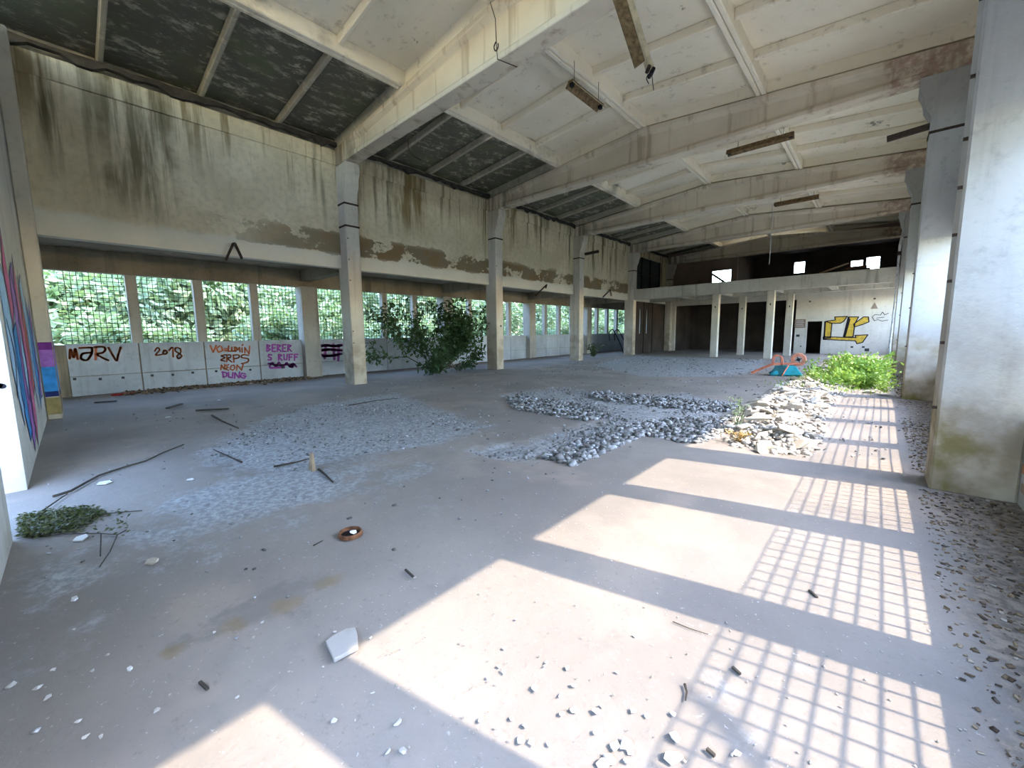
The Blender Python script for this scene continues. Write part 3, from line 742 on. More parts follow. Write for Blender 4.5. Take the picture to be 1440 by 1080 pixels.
# black drain dots and the row of fixing holes in the parapet
for k, (u, v) in enumerate([(105, 533), (141, 533), (173, 531), (214, 528), (243, 527), (271, 524), (304, 522), (352, 520), (397, 517)]):
    y, z = PL.px(u, v); m = MB(); m.box(XA + .018, XA + .035, y - .03, y + .03, z - .03, z + .03); m.build('fixing_hole', 'joint', wall_left)
# back wall: yellow CK piece with black outline, small crown tag, notice plate
PB = Plane('y', YB, -1, wall_back)
cv3 = lambda x, y: (1060 + x / 6.545, 380 + y / 6.545)
CK = [[(665, 470), (750, 458), (745, 430), (860, 425), (828, 470), (800, 487), (715, 490)], [(655, 472), (720, 488), (706, 622), (645, 632)], [(640, 612), (940, 620), (930, 600), (1050, 594), (1000, 665), (950, 677), (935, 650), (640, 637)],
      [(880, 430), (965, 430), (930, 490), (915, 612), (830, 616)], [(925, 522), (920, 495), (1010, 430), (1055, 430), (1060, 475), (1000, 500)]]
PB.fill([[PB.px(*cv3(*q)) for q in pl] for pl in CK], 'p_yellow', 'yellow block letters CK')
PB.text([pl + pl[:1] for pl in CK] + [[(870, 430), (825, 612)], [(885, 450), (840, 612)], [(660, 478), (650, 620)]], cv3, .055, 'p_black', 'black outline of the yellow letters', False)
PB.text([[(1090, 430), (1115, 408), (1165, 413), (1185, 385), (1205, 411), (1240, 395)], [(1090, 432), (1110, 466), (1140, 455), (1180, 468), (1235, 458)], [(1130, 440), (1200, 432)]], cv3, .03, 'p_black', 'small black crown scribble', False)
a, z0 = PB.px(*cv3(375, 530)); b, z1 = PB.px(*cv3(480, 450))
m = MB(); m.box(a, b, YB - .03, YB, z0, z1); pb = m.build('notice_board', 'brownwall', wall_back)
for i in range(4):
    m = MB(); zz = z0 + (z1 - z0) * (.18 + .2 * i); m.box(a + .05, b - .06 - .05 * (i % 2), YB - .036, YB - .03, zz, zz + .02); m.build('text_line', 'p_white', pb)
for u, v, r in ((1139, 424, .05), (1122, 472, .09), (1230, 420, .05), (1198, 488, .06), (1214, 488, .06), (1219, 492, .1), (1126, 487, .04)):
    x, z = PB.px(u, v); m = MB(); m.box(x - r, x + r, YB - .004, YB + .02, z - r * .8, z + r * .8); m.build('damage_hole', 'joint', wall_back)
x, z = PB.px(*cv3(1110, 330)); PB.fill([[(x - .16, z - .15), (x + .16, z - .15), (x, z + .22)]], 'brownwall', 'faded triangle mark')
# near end wall: large blue, pink and violet piece with dark outlines
PN = Plane('y', YN, 1, wall_near)
shapes = [('p_lblue', [[(-6.9, .55), (-6.55, 1.2), (-6.5, 2.05), (-6.75, 2.42), (-7.1, 2.2), (-7.3, 1.5), (-7.3, .8)], [(-9.6, .4), (-9.2, 1.0), (-9.3, 2.3), (-9.8, 2.5), (-10.0, 1.4)]]),
          ('p_blue', [[(-7.3, .3), (-7.05, .9), (-7.2, 1.6), (-7.7, 1.7), (-7.9, .9), (-7.7, .35)], [(-10.1, .35), (-9.9, 1.2), (-10.2, 2.2), (-10.6, 1.6), (-10.5, .6)]]),
          ('p_violet', [[(-7.7, .1), (-7.6, 1.0), (-7.9, 2.3), (-8.4, 2.5), (-8.5, 1.2), (-8.2, .3)], [(-10.5, .5), (-10.45, 1.8), (-10.9, 2.2), (-11.1, 1.2), (-10.9, .5)]]),
          ('p_pink', [[(-8.3, .05), (-8.4, 1.1), (-8.3, 2.0), (-8.75, 2.65), (-8.95, 1.4), (-8.8, .4)], [(-7.35, 1.6), (-7.2, 2.3), (-7.6, 2.8), (-7.75, 1.9)]]),
          ('p_red', [[(-8.95, .7), (-8.9, 1.5), (-9.15, 2.4), (-9.45, 1.6), (-9.3, .8)]]),
          ('p_lblue', [[(-8.0, .7), (-7.95, 1.3), (-8.2, 1.8), (-8.35, 1.1)], [(-10.75, .9), (-10.7, 1.6), (-10.95, 1.8), (-11.0, 1.1)]])]
for mt, pls in shapes: PN.fill(pls, mt, 'colour field of the large wall piece')
mo = MB(); tt = PN.to3()
for mt, pls in shapes:
    for pl in pls: stroke(mo, pl + pl[:1], .035, tt, False)
for st in ([(-6.6, .9), (-7.0, 1.3), (-6.7, 1.7)], [(-8.1, .4), (-8.5, 1.6), (-8.1, 2.4)], [(-9.3, .4), (-9.6, 1.4), (-9.3, 2.5)], [(-10.2, .5), (-10.7, 1.1), (-10.3, 2.0)]): stroke(mo, st, .05, tt)
o = mo.build('graffiti', 'p_navy', wall_near); o['label'] = 'dark navy outlines of the large wall piece'
m = MB(); tt = lambda q: (-6.2 + .003, q.x, q.y)
stroke(m, [(YN - .05, 1.05), (YN - .2, 1.12), (YN - .1, 1.2), (YN - .28, 1.0), (YN - .12, .95)], .05, tt); o = m.build('graffiti', 'p_black', wall_near); o['label'] = 'black spray scribble on the door jamb'
# corner pilaster: purple, pink and blue bands, gold scrawl at the foot
PC = Plane('y', -.24, 1, None)
pm = [c for c in pil.children if c.name.startswith('shaft')][0]
def pil_fill(x0, x1, z0, z1, mat, lab, slope=.0):
    m = MB(); c = -.24 + .004 + .0008 * pil_fill.k; pil_fill.k += 1
    m.v = [(x0, c, z0), (x1, c, z0 + slope), (x1, c, z1 + slope), (x0, c, z1)]; m.f = [(0, 1, 2, 3)]
    o = m.build('graffiti', mat, pil); o['label'] = lab
    m = MB(); c2 = XE + .25 + .004
    m.v = [(c2, YN + .02, z0 + slope), (c2, -.245, z0 + slope), (c2, -.245, z1 + slope), (c2, YN + .02, z1 + slope)]; m.f = [(0, 1, 2, 3)]; m.build('graffiti', mat, pil)
pil_fill.k = 0
pil_fill(XW + .01, XE + .24, 1.3, 1.44, 'p_purple', 'dark purple band'); pil_fill(XW + .01, XE + .24, .98, 1.3, 'p_violet', 'violet band'); pil_fill(XW + .01, XE + .24, .52, .98, 'p_blue', 'bright blue band')
pil_fill(XW + .01, XE + .24, .42, .52, 'p_navy', 'navy band'); pil_fill(XW + .01, XE + .24, .08, .4, 'p_gold', 'dull gold smear at the foot')

# ------------------------------------------------------------------ things hanging from roof and walls
def fixture(name, p, q, wd, ht, label, droop=0.0):
    p, q = Vector(p), Vector(q); c = (p + q) / 2
    t = thing(name, label, 'lamp', c, 'rusted fluorescent lamp troughs')
    d = (q - p).normalized(); up = Vector((0, 0, 1)) if abs(d.z) < .7 else Vector((.35, -.9, .2)); s = d.cross(up).normalized(); up = s.cross(d)
    def at(a, b, e): return p + d * a + s * b + up * e
    L = (q - p).length; m = MB()
    m.loft([[at(a, b, e) for b, e in ((-wd * .25, 0), (wd * .25, 0), (wd * .25, -ht * .35), (-wd * .25, -ht * .35))] for a in (0, L)]); m.build('spine', 'fixture_brown', t)
    for sg in (-1, 1):
        m = MB(); m.loft([[at(a, sg * b, e) for b, e in ((wd * .2, -ht * .3), (wd * .5, -ht), (wd * .5 + .012, -ht), (wd * .2 + .012, -ht * .3 + .01))] for a in (0, L)]); m.build('reflector', 'fixture_brown' if (sg < 0 or wd < .22) else 'fixture_cream', t)
    for a in (.06, L - .06):
        m = MB(); m.loft([[at(a + e, b, h) for b, h in ((-wd * .16, -ht * .35), (wd * .16, -ht * .35), (wd * .16, -ht * .95), (-wd * .16, -ht * .95))] for e in (-.04, .04)]); m.build('tube_socket', 'black', t)
    return t
f1 = fixture('lamp_trough', (-5.36, 8.0, 6.99), (-5.36, 9.35, 6.99), .24, .12, 'short lamp trough fixed along the ceiling rib, two black sockets')
for a in (8.15, 9.2):
    m = MB(); m.tube([(-5.36, a, 6.98), (-5.36, a, zb(-5.5) + .02)], .006, 5); m.build('hanger', 'rust_dark', f1)
f2 = fixture('lamp_trough', (-3.36, 12.52, 6.3), (-1.88, 12.52, 6.3), .2, .13, 'long rusty lamp trough below the second nearest roof beam')
f3 = fixture('lamp_trough', (-3.3, 18.78, 6.3), (-1.95, 18.78, 6.3), .2, .13, 'smaller far lamp trough below the third roof beam')
for f, y in ((f2, 12.52), (f3, 18.78)):
    for x in (-3.1, -2.1):
        m = MB(); m.tube([(x, y, 6.29), (x, y, zb(x) + .35)], .007, 5); m.build('hanger', 'rust_dark', f)
# the trough that has come loose and hangs on its cable from the nearest beam
HT = Vector((-3.06, 5.98, 6.34)); HB = on_y(911, 100, 5.98); HB.y = 5.98
t = thing('hanging_lamp_trough', 'brown lamp trough dangling upright on loose cable from the nearest roof beam', 'lamp', HT)
ax = (HB - HT).normalized(); sx = Vector((math.cos(CYAW), math.sin(CYAW), 0)); sx = (sx - ax * sx.dot(ax)).normalized(); nx = sx.cross(ax)
def hp(a, b, c): return HT + ax * a + sx * b + nx * c
L = (HB - HT).length
m = MB(); m.loft([[hp(.0, -.19, -.01), hp(.0, .03, -.01), hp(.0, .03, .01), hp(.0, -.19, .01)], [hp(L * .86, -.17, -.01), hp(L * .86, .0, -.01), hp(L * .86, .0, .01), hp(L * .86, -.17, .01)], [hp(L * .93, -.17, -.01), hp(L * .86, .0, -.005), hp(L * .86, .0, .01), hp(L * .93, -.17, .01)]]); m.build('side_plate', 'fixture_brown', t)
m = MB(); m.loft([[hp(a, b, c) for b, c in ((.0, -.05), (.07, -.05), (.09, 0), (.07, .05), (.0, .05))] for a in (-.02, L * .98)]); m.build('channel', 'fixture_cream', t)
for a, b in ((L * .99, .0), (L * 1.03, .05), (L * 1.06, .01)):
    m = MB(); c = hp(a, b, -.02); m.tube([c - nx * .05, c + nx * .05], .028, 8); m.build('tube_socket', 'black' if b else 'rust_dark', t)
m = MB(); m.tube(catmull([hp(L * 1.04, -.01, 0), hp(L * 1.09, -.05, 0), hp(L * 1.16, -.04, 0)]), .006, 5); m.build('wire', 'black', t)
m = MB(); m.tube([hp(L * 1.05, .04, 0), hp(L * 1.25, -.0, 0)], .006, 5); m.build('wire', 'black', t)
m = MB(); m.tube(catmull([hp(L * .6, .09, .03), hp(L * .8, .11, .03), hp(L * .96, .1, .0)]), .006, 5); m.build('wire', 'plank', t)
# hook and wire on the nearest beam, long thin wire further back
yb_ = 5.70
t = thing('wire_hook', 'thin wire with a hook hanging on the face of the nearest roof beam', 'wire', (-5.4, yb_, 6.3))
m = MB(); m.tube([(-5.52, yb_ - .02, zb(-5.5) - .05), (-5.40, yb_ - .02, 7.05), (-5.38, yb_ - .02, 6.6), (-5.36, yb_ - .02, 6.37), (-5.3, yb_ + .2, 6.37), (-5.26, yb_ + .4, 6.38)], .008, 5); m.build('wire', 'rust_dark', t)
m = MB(); m.tube(catmull([(-5.38, yb_ - .03, 6.66), (-5.43, yb_ - .03, 6.6), (-5.4, yb_ - .03, 6.52), (-5.34, yb_ - .03, 6.54), (-5.33, yb_ - .03, 6.61)]), .012, 5); m.build('hook', 'rust_dark', t)
A, B = on_y(1086, 288, 18.78), on_y(1081, 371, 18.78); A.z = 6.26
m = MB(); m.tube(catmull([A, (A + B) / 2 + Vector((.02, 0, 0)), B + Vector((.02, 0, .1)), B]), .012, 5); o = m.build('loose_wire', 'pipe', f3); o['label'] = 'long thin pale wire hanging from the trough'
A = on_y(575, 180, 6.12); m = MB(); m.tube(catmull([on_y(575, 176, 6.12), on_y(574, 205, 6.12), on_y(580, 218, 6.14), on_y(592, 225, 6.16)]), .008, 5); tag(m.build('hanging_wire', 'rust_dark', None, None, 0, A), 'short curled wire end hanging behind the nearest roof beam at the left', 'wire')
# bent iron brackets on the lintel of the left wall
def bracket(pts, label, x=XU):
    P3 = [on_x(u, v, x) for u, v in pts]
    P3 = [Vector((x + .03 + .22 * (i % 2), p.y, p.z)) for i, p in enumerate(P3)]
    m = MB(); 
    for a, b in zip(P3, P3[1:]): m.bar(a, b, .05, .05, (1, 0, 0))
    tag(m.build('iron_bracket', 'rust_dark', None, None, 0, P3[0]), label, 'bracket', 'bent iron brackets on the left wall')
bracket([(317, 366), (324, 345), (330, 343), (336, 365)], 'bent dark iron bracket over the first bay of left windows')
bracket([(752, 416), (763, 401), (767, 405)], 'bent iron bracket between the second and third left columns')
bracket([(847, 418), (853, 408), (859, 416)], 'small inverted V bracket between the third and fourth left columns')
m = MB(); A, B = on_x(821, 360, XE), on_x(839, 357, XE); m.bar((XE + .01, A.y + .1, 5.55), (XE + .75, A.y + .2, 5.6), .12, .12); tag(m.build('metal_bar', 'rust_dark', None, None, 0, (XE, A.y, 5.55)), 'short dark metal bar sticking out of the third left column', 'bar')
m = MB(); A, B = on_y(1250, 192, 15.2), on_y(1300, 181, 15.2); zz = on_y(1278, 187, 12.1).z; m.bar((XR - .62, 12.1, zz - .02), (XR + .0, 12.1, zz + .03), .1, .1); tag(m.build('rusty_angle', 'rust_dark', None, None, 0, (XR, 12.2, 6.0)), 'rusty iron stub projecting from the second right column below its corbel', 'bar')
# downpipe on the far right column
m = MB(); m.tube([(XR - .07, 24.5, .3), (XR - .07, 24.5, 5.0), (XR - .02, 24.5, 5.4), (XR - .02, 24.5, 6.2)], .05, 8)
t = thing('downpipe', 'grey downpipe on the fourth right column at the mezzanine end', 'pipe', (XR - .07, 24.5, 0)); m.build('pipe', 'pipe', t)
m = MB(); m.box(XR - .13, XR - .002, 24.42, 24.555, 4.6, 4.75); m.build('clamp', 'rust_dark', t)
# planks lying on the mezzanine edge
def plank(a, b, wd, th, mat, label, cat='plank', group=None, name='plank'):
    m = MB(); m.bar(a, b, wd, th); return tag(m.build(name, mat, None, None, 0, a), label, cat, group)
ZM = 4.14
A, B = on_y(1152, 386, 25.3), on_y(1194, 371, 25.3); plank((A.x, 25.3, ZM + .05), (B.x, 25.3, ZM + .42), .25, .07, 'plank', 'tilted pale plank resting on debris on the mezzanine edge', group='planks on the mezzanine')
A, B = on_y(1190, 382, 25.5), on_y(1219, 376, 25.5); plank((A.x, 25.55, ZM + .2), (B.x, 25.55, ZM + .22), .5, .1, 'rust', 'flat reddish board stacked on the mezzanine edge', group='planks on the mezzanine')
plank((A.x - .3, 25.5, ZM + .07), (B.x + .1, 25.6, ZM + .07), .7, .12, 'rust_dark', 'dark board at the bottom of the mezzanine debris', group='planks on the mezzanine')
n = 260; P = np.stack([nrs.uniform(-11.4, .3, n), nrs.uniform(25.0, 25.5, n), np.full(n, ZM - .0)], 1); stones('mezzanine_debris', P, nrs.uniform(.03, .12, n), 'gravel', label='loose crumbs of rubble along the mezzanine edge', cat='rubble')
# frame left on the sill in the upper back window
A, B = on_y(1002, 384, YB + .1), on_y(1019, 397, YB + .1)
plank((A.x, YB + .1, A.z - .08), (B.x, YB + .1, B.z), .06, .14, 'rust_dark', 'dark diagonal board across the upper back window', group='planks on the mezzanine')

# ------------------------------------------------------------------ vegetation
def limb_tree(mb, p, d, r, depth, L, tips, rr, bend=.35, up=.15):
    p = Vector(p); d = Vector(d).normalized(); pts = [p.copy()]
    for i in range(4):
        d = (d + Vector((rr.uniform(-1, 1), rr.uniform(-1, 1), rr.uniform(-.6, 1) * .7 + up)) * bend * .5).normalized(); p = p + d * L / 4; pts.append(p.copy())
        if depth <= 1: tips.append((p.copy(), d.copy()))
    mb.tube(pts, r, 5, r * .55); tips.append((p.copy(), d.copy()))
    if depth > 0:
        for i in range(3 if depth > 1 else 4):
            k = rr.choice((1, 2, 3, 4)); e = (d + Vector((rr.uniform(-1, 1), rr.uniform(-1, 1), rr.uniform(-.5, .9))) * .9).normalized()
            limb_tree(mb, pts[k], e, r * .5, depth - 1, L * .68, tips, rr, bend, up)
def leafy(tips, per, spread, length, width, droop=.0):
    P, D = [], []
    for p, d in tips:
        for i in range(per):
            o = Vector(nrs.normal(0, spread, 3)); P.append(p + o); D.append(Vector(nrs.normal(0, 1, 3)) + d * .8 + Vector((0, 0, -droop)))
    return np.array([tuple(q) for q in P]), np.array([tuple(q) for q in D])
# dark sapling growing in the aisle behind the first column
rr = random.Random(3); base = Vector((-12.75, 9.75, 0))
t = thing('sapling', 'dark green leafy sapling growing between the first and second left columns', 'tree', base)
mb = MB(); tips = []
for dx, dy, dz, L in ((.1, .55, 1, 1.15), (.0, -.5, .6, 1.1), (.1, -.2, .9, .9), (.25, .3, .5, 1.0), (.1, 1.1, .35, 1.0), (.1, -1.1, .35, 1.1), (.05, .75, .85, 1.25), (.25, -.8, .2, .9), (.2, .2, .25, .8), (.1, 1.3, .15, .9)):
    limb_tree(mb, base, (dx, dy, dz), .028, 2, L * 1.5, tips, rr, .3, .1)
mb.build('branches', 'bark', t)
P, D = leafy(tips, 7, .1, .15, .06, .5); k = (P[:, 2] > .06); P, D = P[k], D[k]
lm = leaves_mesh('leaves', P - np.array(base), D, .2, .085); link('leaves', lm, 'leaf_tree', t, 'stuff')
# low bush, bright in the sun, beside the third right column
t = thing('bush', 'bright green low bush in the sun by the right columns', 'bush', (-.25, 15.4, 0)); mb = MB(); tips = []; rr = random.Random(5)
for i in range(80):
    x, y = rr.gauss(-.4, .42), rr.uniform(13.2, 17.4)
    x = min(x, .25); h = .22 + .5 * math.exp(-((y - 15.9) / 1.2) ** 2) * (.6 + .4 * rr.random())
    pts = [Vector((x, y, 0)), Vector((x + rr.uniform(-.1, .1), y + rr.uniform(-.1, .1), h * .5)), Vector((x + rr.uniform(-.25, .2), y + rr.uniform(-.25, .25), h))]
    mb.tube(pts, .007, 4, .003)
    for j in range(7):
        f = .25 + .75 * j / 6; q = pts[0].lerp(pts[1], min(1, f * 2)) if f < .5 else pts[1].lerp(pts[2], f * 2 - 1); tips.append((q, Vector((rr.uniform(-1, 1), rr.uniform(-1, 1), .5))))
mb.build('stems', 'leaf_bush', t, 'stuff')
P, D = leafy(tips, 7, .08, .1, .04); k = P[:, 2] > .02; P, D = P[k], D[k]
link('leaves', leaves_mesh('leaves', P - np.array((-.25, 15.4, 0)), D, .13, .06), 'leaf_bush', t, 'stuff')
# grass and weeds around it
n = 1500; P = np.stack([nrs.normal(-.9, .5, n), nrs.uniform(12.2, 18.5, n), np.zeros(n)], 1); P = P[P[:, 0] < .2]; D = np.stack([nrs.normal(0, .5, len(P)), nrs.normal(0, .5, len(P)), np.ones(len(P))], 1)
o = link('grass', leaves_mesh('grass', P, D, .13, .018), 'leaf_bush', None, 'stuff'); o['label'] = 'thin short grass growing on the floor around the bush'; o['category'] = 'grass'
def weed(name, base, h, nst, nl, ln, wd, mat, label, cat, spread=.5, stem='twig'):
    t = thing(name, label, cat, base); mb = MB(); P, D = [], []; b = Vector(base)
    for i in range(nst):
        tip = b + Vector((rnd.uniform(-spread, spread) * h, rnd.uniform(-spread, spread) * h, h * rnd.uniform(.6, 1))); mid = (b + tip) / 2 + Vector((rnd.uniform(-.05, .05), rnd.uniform(-.05, .05), .05))
        mb.tube([b + Vector((rnd.uniform(-.03, .03), rnd.uniform(-.03, .03), 0)), mid, tip], .004, 4, .002)
        for j in range(nl):
            f = (j + 1) / nl; q = b.lerp(mid, f * 2) if f < .5 else mid.lerp(tip, f * 2 - 1); P.append(tuple(q - b)); D.append((rnd.uniform(-1, 1), rnd.uniform(-1, 1), rnd.uniform(-.1, .7)))
    mb.build('stems', stem, t, 'stuff'); link('leaves', leaves_mesh('leaves', P, D, ln, wd), mat, t, 'stuff'); return t
c = on_z(1036, 603); weed('weed', (c.x, c.y, 0), .52, 7, 26, .06, .022, 'leaf_pale', 'tall pale weed at the front left edge of the sunlit rubble', 'plant', .45)
c = on_z(1038, 622); weed('dry_weed', (c.x, c.y, 0), .16, 12, 14, .06, .015, 'leaf_dry', 'small dry orange-brown weed at the front of the sunlit rubble', 'plant', .9)
weed('weed', (-12.7, 21.6, 0), .8, 16, 26, .14, .07, 'leaf_dark', 'dark green weed between the third and fourth left columns', 'plant', .9)
weed('weed', (.2, 12.6, 0), .3, 10, 14, .07, .03, 'leaf_bush', 'little green weed at the foot of the second right column', 'plant', .8)
# heap of wilted greenery in the doorway at the left
t = thing('wilted_weeds', 'heap of wilted dark green weeds lying on the floor by the doorway', 'plant', on_z(100, 738)); b0 = Vector(t.location)
poly = poly_px([(30, 728), (70, 722), (120, 716), (150, 722), (110, 745), (60, 756), (28, 756)]); Q = pts_in(poly, 2600)
P = np.column_stack([Q, nrs.uniform(.0, .045, 2600)]); Q2 = np.array([[on_z(u, v).x, on_z(u, v).y] for u, v in [(rnd.uniform(100, 182), rnd.uniform(718, 756)) for i in range(110)]]); P = np.vstack([P, np.column_stack([Q2, nrs.uniform(.005, .02, 110)])])
D = np.stack([nrs.normal(0, 1, len(P)), nrs.normal(0, 1, len(P)), nrs.normal(.1, .25, len(P))], 1)
link('leaves', leaves_mesh('leaves', P - np.array(b0), D, .035, .016), 'leaf_wilt', t, 'stuff')
m = MB()
for pl in ([(40, 752), (140, 750), (165, 752), (178, 745)], [(60, 735), (150, 722), (200, 718)], [(165, 752), (155, 775), (140, 797)], [(142, 750), (141, 782)]): m.tube([on_z(u, v, .012) for u, v in pl], .004, 4)
m.build('stems', 'twig', t, 'stuff')
def stick(pts, r, label, z=None, mat='twig', name='twig', cat='twig', group='dead twigs on the floor'):
    m = MB(); z = r if z is None else z; P3 = [on_z(u, v, z) for u, v in pts]; m.tube(P3, r, 5, r * .5); return tag(m.build(name, mat, None, None, 0, P3[0]), label, cat, group)
stick([(75, 698), (100, 690), (140, 668), (180, 655), (205, 648), (230, 636), (258, 625)], .014, 'long dead branch reaching from the doorway weeds across the left floor')
stick([(25, 745), (60, 718), (95, 694)], .01, 'thin twig leading into the doorway at the left')
stick([(298, 584), (312, 592), (335, 602)], .02, 'short crooked dead branch on the floor near the 2018 wall')
stick([(385, 656), (415, 650), (442, 643)], .014, 'straight thin twig lying on the white dust patch')
stick([(448, 660), (458, 668), (468, 678)], .014, 'crooked twig beside the upright splinter on the dust patch')
stick([(490, 570), (530, 563), (560, 560)], .012, 'thin twig on the gravel in front of the first column')
stick([(441, 767), (454, 760)], .006, 'tiny twig left of the rusty floor ring')
stick([(340, 650), (300, 632)], .012, 'thin dark twig at the left end of the gravel patch')
stick([(946, 874), (970, 884), (996, 892)], .003, 'thin green wire-like stem on the sunlit floor')
stick([(963, 962), (966, 973), (964, 985)], .006, 'short curled twig on the sunlit foreground')
for k, (u, v, l) in enumerate([(1035, 943, 'dark finger-long wood splinter beside the grid shadow'), (999, 1058, 'dark splinter at the bottom edge beside the white chunks'), (1143, 835, 'dark splinter inside the grid shadow strip'), (575, 806, 'tiny dark splinter in shade near the floor ring'), (286, 964, 'dark splinter in the shaded left foreground')]):
    A = on_z(u - 5, v - 5, .006); B = on_z(u + 6, v + 5, .006); m = MB(); m.bar(A, B, .012, .01); tag(m.build('wood_splinter', 'plank_dark', None, None, 0, A), l, 'splinter', 'dark wood splinters on the floor')
A, B = on_z(276, 577, .03), on_z(321, 575, .03); plank(A, B, .06, .03, 'plank_dark', 'dark plank lying on the floor below the word NARV and 2018')
A, B = on_z(133, 566, .03), on_z(164, 564, .03); plank(A, B, .05, .03, 'plank_dark', 'dark board on the floor at the foot of the NARV parapet')
A, B = on_z(235, 574, .03), on_z(255, 568, .03); plank(A, B, .06, .03, 'plank_dark', 'narrow dark board on the floor right of the NARV parapet')
A = on_z(439, 662, 0); m = MB(); m.loft([[A + Vector((-.06, -.02, 0)), A + Vector((.06, -.02, 0)), A + Vector((.06, .02, 0)), A + Vector((-.06, .02, 0))], [A + Vector((-.03, 0, .2)), A + Vector((.02, 0, .2)), A + Vector((.02, .02, .2)), A + Vector((-.03, .02, .2))]]); tag(m.build('splinter_post', 'plank', None, None, 0, A), 'upright brown wooden splinter standing on the dust patch', 'splinter')
# white scraps
for u, v, s, l in ((148, 679, .16, 'white paper strip on the floor beside the long branch'), (115, 757, .12, 'white scrap just below the wilted weeds'), (268, 675, .1, 'pale scrap left of the dust patch'), (236, 587, .14, 'white crumpled scrap on the left floor'), (308, 563, .1, 'small white ball of paper near the litter line'),
                  (160, 557, .3, 'white plastic scrap at the foot of the parapet'), (105, 843, .05, 'white sliver on the shaded floor at the left'), (182, 942, .03, 'white chip cluster in the shaded left foreground')):
    c = on_z(u, v); m = MB(); m.loft([[c + Vector((math.cos(a) * s * rnd.uniform(.35, .6), math.sin(a) * s * rnd.uniform(.25, .45), z * rnd.uniform(.7, 1.2))) for a in [i * math.pi * .4 for i in range(5)]] for z in (.001, .01)]); tag(m.build('paper_scrap', 'paper', None, None, 0, c), l, 'scrap', 'white scraps on the floor')
c = on_z(176, 556); m = MB(); m.loft([[c + Vector((math.cos(a) * .14 * rnd.uniform(.7, 1), math.sin(a) * .3 * rnd.uniform(.7, 1), z)) for a in [i * math.pi / 5 for i in range(10)]] for z in (.0, .06)]); tag(m.build('red_rag', 'redcloth', None, None, 0, c), 'dark red rag lying at the foot of the left parapet', 'rag')

# ------------------------------------------------------------------ overturned wheelbarrow
c = on_z(1103, 529); wbx = Vector((c.x - .02, c.y + .25, 0))
t = thing('wheelbarrow', 'overturned teal wheelbarrow with orange frame and wheel in the air', 'wheelbarrow', wbx)
def q3(a, b, z): return wbx + Vector((math.cos(.25) * a - math.sin(.25) * b, math.sin(.25) * a + math.cos(.25) * b, z))
def ring(w0, l0, cx, z): return [q3(cx - w0, -l0, z), q3(cx + w0, -l0, z), q3(cx + w0, l0, z), q3(cx - w0, l0, z)]
m = MB(); m.loft([ring(.42, .3, 0, .02), ring(.44, .32, 0, .05), ring(.2, .17, .05, .33)]); m.build('tray', 'teal', t, None, .02)
m = MB(); m.loft([[q3(-.46, -.3, .0), q3(-.1, -.36, .0), q3(-.1, -.33, .0), q3(-.46, -.27, .0)], [q3(-.3, -.2, .33), q3(.02, -.22, .33), q3(.02, -.19, .33), q3(-.3, -.17, .33)]]); m.build('tray_flap', 'teal_dark', t)
for s in (-1, 1):
    m = MB(); m.tube([q3(-.95, .2 * s, .05), q3(-.35, .2 * s, .37), q3(.35, .1 * s, .4)], .022, 7); m.build('handle', 'orange', t)
    m = MB(); m.tube(catmull([q3(-.35, .2 * s, .36), q3(-.34, .2 * s, .6), q3(-.22, .2 * s, .66), q3(-.12, .2 * s, .58), q3(-.1, .2 * s, .36)]), .018, 6); m.build('leg', 'orange', t)
m = MB(); m.tube([q3(-.12, -.36, .02), q3(.06, -.2, .36)], .018, 6); m.build('brace', 'orange', t)
wc = q3(.33, -.02, .53); m = MB(); m.lathe([(.1, -.045), (.2, -.05), (.215, 0), (.2, .05), (.1, .045)], 22)
Rw = Matrix.Rotation(R(90), 3, 'X'); m.v = [tuple(Rw @ Vector(v) + wc) for v in m.v]; wh = m.build('wheel', 'tyre', t)
m = MB(); m.tube([wc + Vector((0, -.05, 0)), wc + Vector((0, .05, 0))], .05, 10); m.build('hub', 'black', wh)
for a in range(4):
    d = Vector((math.cos(a * math.pi / 2 + .4), 0, math.sin(a * math.pi / 2 + .4))); m = MB(); m.tube([wc + d * .04, wc + d * .11], .012, 5); m.build('spoke', 'rust_dark', wh)
# bent pipes leaning in the aisle near the far left
for k, (u0, u1, l) in enumerate(((866, 871, 'left of the bent dark pipes leaning in the far left aisle'), (873, 879, 'right of the bent dark pipes leaning in the far left aisle'))):
    x = -12.9; A, T, B = on_x(u1, 500, x), on_x(u0, 472, x), on_x(u0 - 3, 482, x)
    m = MB(); m.tube(catmull([(x, A.y + .6, 0.02), (x, (A.y + T.y) / 2 + .25, .8), (x - .15, T.y, 1.55), (x - .2, T.y - .25, 1.62), (x - .25, T.y - .45, 1.4), (x - .25, T.y - .35, .9)]), .035, 6); tag(m.build('bent_pipe', 'black', None, None, 0, (x, A.y, 0)), l, 'pipe', 'bent dark pipes in the aisle')
